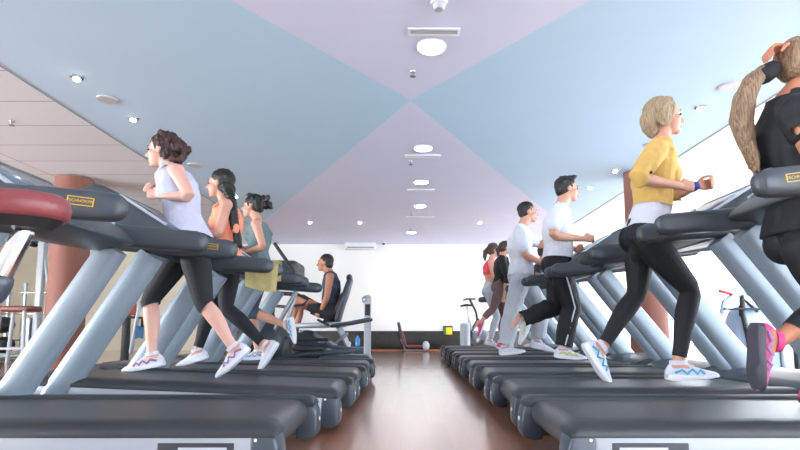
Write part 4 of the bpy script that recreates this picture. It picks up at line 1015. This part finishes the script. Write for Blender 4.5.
# far left: pulley rack, dumbbell rack, preacher bench, cable machine --------------------------------
Y = 10.0; a = at(36, 340, Y); zt = at(36, 241, Y).z
t = thing('pulley_tower', 'pale grey pulley tower with T shaped top left of the terracotta column', 'pulley tower', (a.x, Y, 0))
obj('mast', MB().box((-.06, -.06, .04), (.06, .06, zt), .015), M['grey_plastic'], t)
obj('top_bar', MB().loft([(-.3, 0, zt + .02), (-.15, 0, zt), (.15, 0, zt), (.3, 0, zt + .02)], [.03, .04, .04, .03], 12), M['darker'], t)
obj('pulley', MB().loft([(-.2, -.05, zt - .07), (-.2, .05, zt - .07)], [.05, .05], 18, ref=V((1, 0, 0))), M['black'], t)
obj('weight_stack', MB().box((-.24, -.1, .06), (-.08, .1, .8), .01), M['steel'], t)
obj('stay', fr([V((.1, 0, .05)), V((.28, 0, .9)), V((.06, 0, zt - .4)), .03]), M['grey_plastic'], t)
obj('base', MB().box((-.4, -.35, 0), (.4, .35, .05), .015), M['darker'], t)
Y = 8.9; a = at(17, 345, Y); zs = at(17, 309, Y).z
t = thing('preacher_bench', 'pale frame bench with brown red pad in front of pulley tower', 'bench', (a.x, Y, 0))
obj('pad', MB().box((-.3, -.18, zs - .05), (.28, .18, zs + .05), .04, 3), M['brown_pad'], t)
for x in (-.22, .2):
    for y in (-.15, .15): obj('leg', fr([V((x * 1.2, y, 0.0)), V((x, y, zs - .05)), .032]), M['grey_plastic'], t)
obj('crossbar', fr([V((-.24, -.15, .25)), V((.22, -.15, .25)), .022], [V((-.24, .15, .25)), V((.22, .15, .25)), .022]), M['grey_plastic'], t)
Y = 10.9; a = at(14, 345, Y)
t = thing('squat_rack', 'pale grey rack of uprights with shiny crossbars at far left background', 'weight rack', (a.x, Y, 0))
for x in (-.55, -.2, .15, .5): obj('upright', MB().box((x - .03, -.03, 0), (x + .03, .03, at(14, 283, Y).z), .008), M['silver'], t)
for z in (.35, .9, 1.35): obj('crossbar', fr([V((-.75, -.04, z)), V((.62, -.04, z)), .016]), M['chrome'], t)
obj('base', MB().box((-.6, -.14, 0), (.55, .3, .05), .012), M['grey_plastic'], t)
for i, (px, py) in enumerate(((4, 325), (4, 345))):
    q = at(px, py, Y - .3)
    tt = thing('weight_plate', ('upper' if i == 0 else 'lower') + ' black round weight plate hanging on far left rack', 'weight plate', q, 0, 'weight plates on the far left rack')
    obj('disc', MB().loft([(0, -.03, 0), (0, .03, 0)], [.17, .17], 28, ref=V((1, 0, 0))), M['black'], tt); obj('hub', MB().loft([(0, -.04, 0), (0, .09, 0)], [.035, .035], 14), M['steel'], tt)
Y = 8.6; a = at(134, 350, Y)
t = thing('cable_machine', 'dark cable machine with orange pad, seen behind the first uprights at left', 'weight machine', (a.x, Y, 0))
L_ = lambda px, py, dy=0: at(px, py, Y + dy) - V((a.x, Y, 0))
obj('frame', MB().box((-.2, -.05, 0), (-.1, .05, L_(127, 312).z), .012).box((-.35, -.3, 0), (.4, .3, .05), .012), M['black'], t)
obj('slanted_post', fr([L_(131, 352, -.1), L_(140, 303, -.1), .035]), M['silver'], t)
obj('shoulder_pad', MB().box(L_(129, 315, -.16), L_(135, 304, .04), .03, 3), M['orange_pad'], t)
obj('side_pad', MB().box(L_(137, 338, -.16), L_(142, 326, .02), .025, 3), M['blue_pad'], t)
obj('pulley_arm', fr([L_(126, 317, -.1), L_(142, 318, -.1), L_(142, 326, -.1), .022]), M['black'], t)
#END_EQUIPMENT
# ------------------------------------------------------------------ light
world = bpy.data.worlds.new('world'); scene.world = world; world.use_nodes = True
bg = world.node_tree.nodes['Background']; bg.inputs[0].default_value = (.80, .91, 1, 1); bg.inputs[1].default_value = 5.0
def area(name, loc, rot, sx, sy, power, col=(1, 1, 1)):
    l = bpy.data.lights.new(name, 'AREA'); l.shape = 'RECTANGLE'; l.size = sx; l.size_y = sy; l.energy = power; l.color = col
    o = bpy.data.objects.new(name, l); C.objects.link(o); o.location = loc; o.rotation_euler = rot
    return o
area('daylight_right', (XR + .3, (YF + YB) / 2, 1.45), (0, PI / 2, 0), 2.5, YB - YF, 160, (.84, .92, 1))
area('added_fill_front', (XR - (XR - XL) / 6, YF - .3, 1.5), (PI / 2, 0, 0), (XR - XL) / 3, 2.3, 30, (.94, .96, 1))  # added fill lamp behind the camera, outside the added front windows
area('added_fill_left', (XL - .3, YF + (YB - YF) / 4, 1.6), (0, -PI / 2, 0), 2.0, (YB - YF) / 2, 900, (.88, .96, 1))  # added fill lamp out of view, brightens the left side and ceiling
sp = bpy.data.lights.new('wall_wash', 'SPOT'); sp.energy = 80; sp.spot_size = math.radians(75); sp.spot_blend = 1; sp.shadow_soft_size = .15
so = bpy.data.objects.new('wall_wash', sp); C.objects.link(so); so.location = (0, 12.1, CH - .05)
so.rotation_euler = (V((0, YB, 1.75)) - so.location).to_track_quat('-Z', 'Y').to_euler()
scene.view_settings.view_transform = 'Standard'; scene.view_settings.look = 'None'; scene.view_settings.gamma = 1; scene.view_settings.use_curve_mapping = False
scene.view_settings.exposure = 0.9
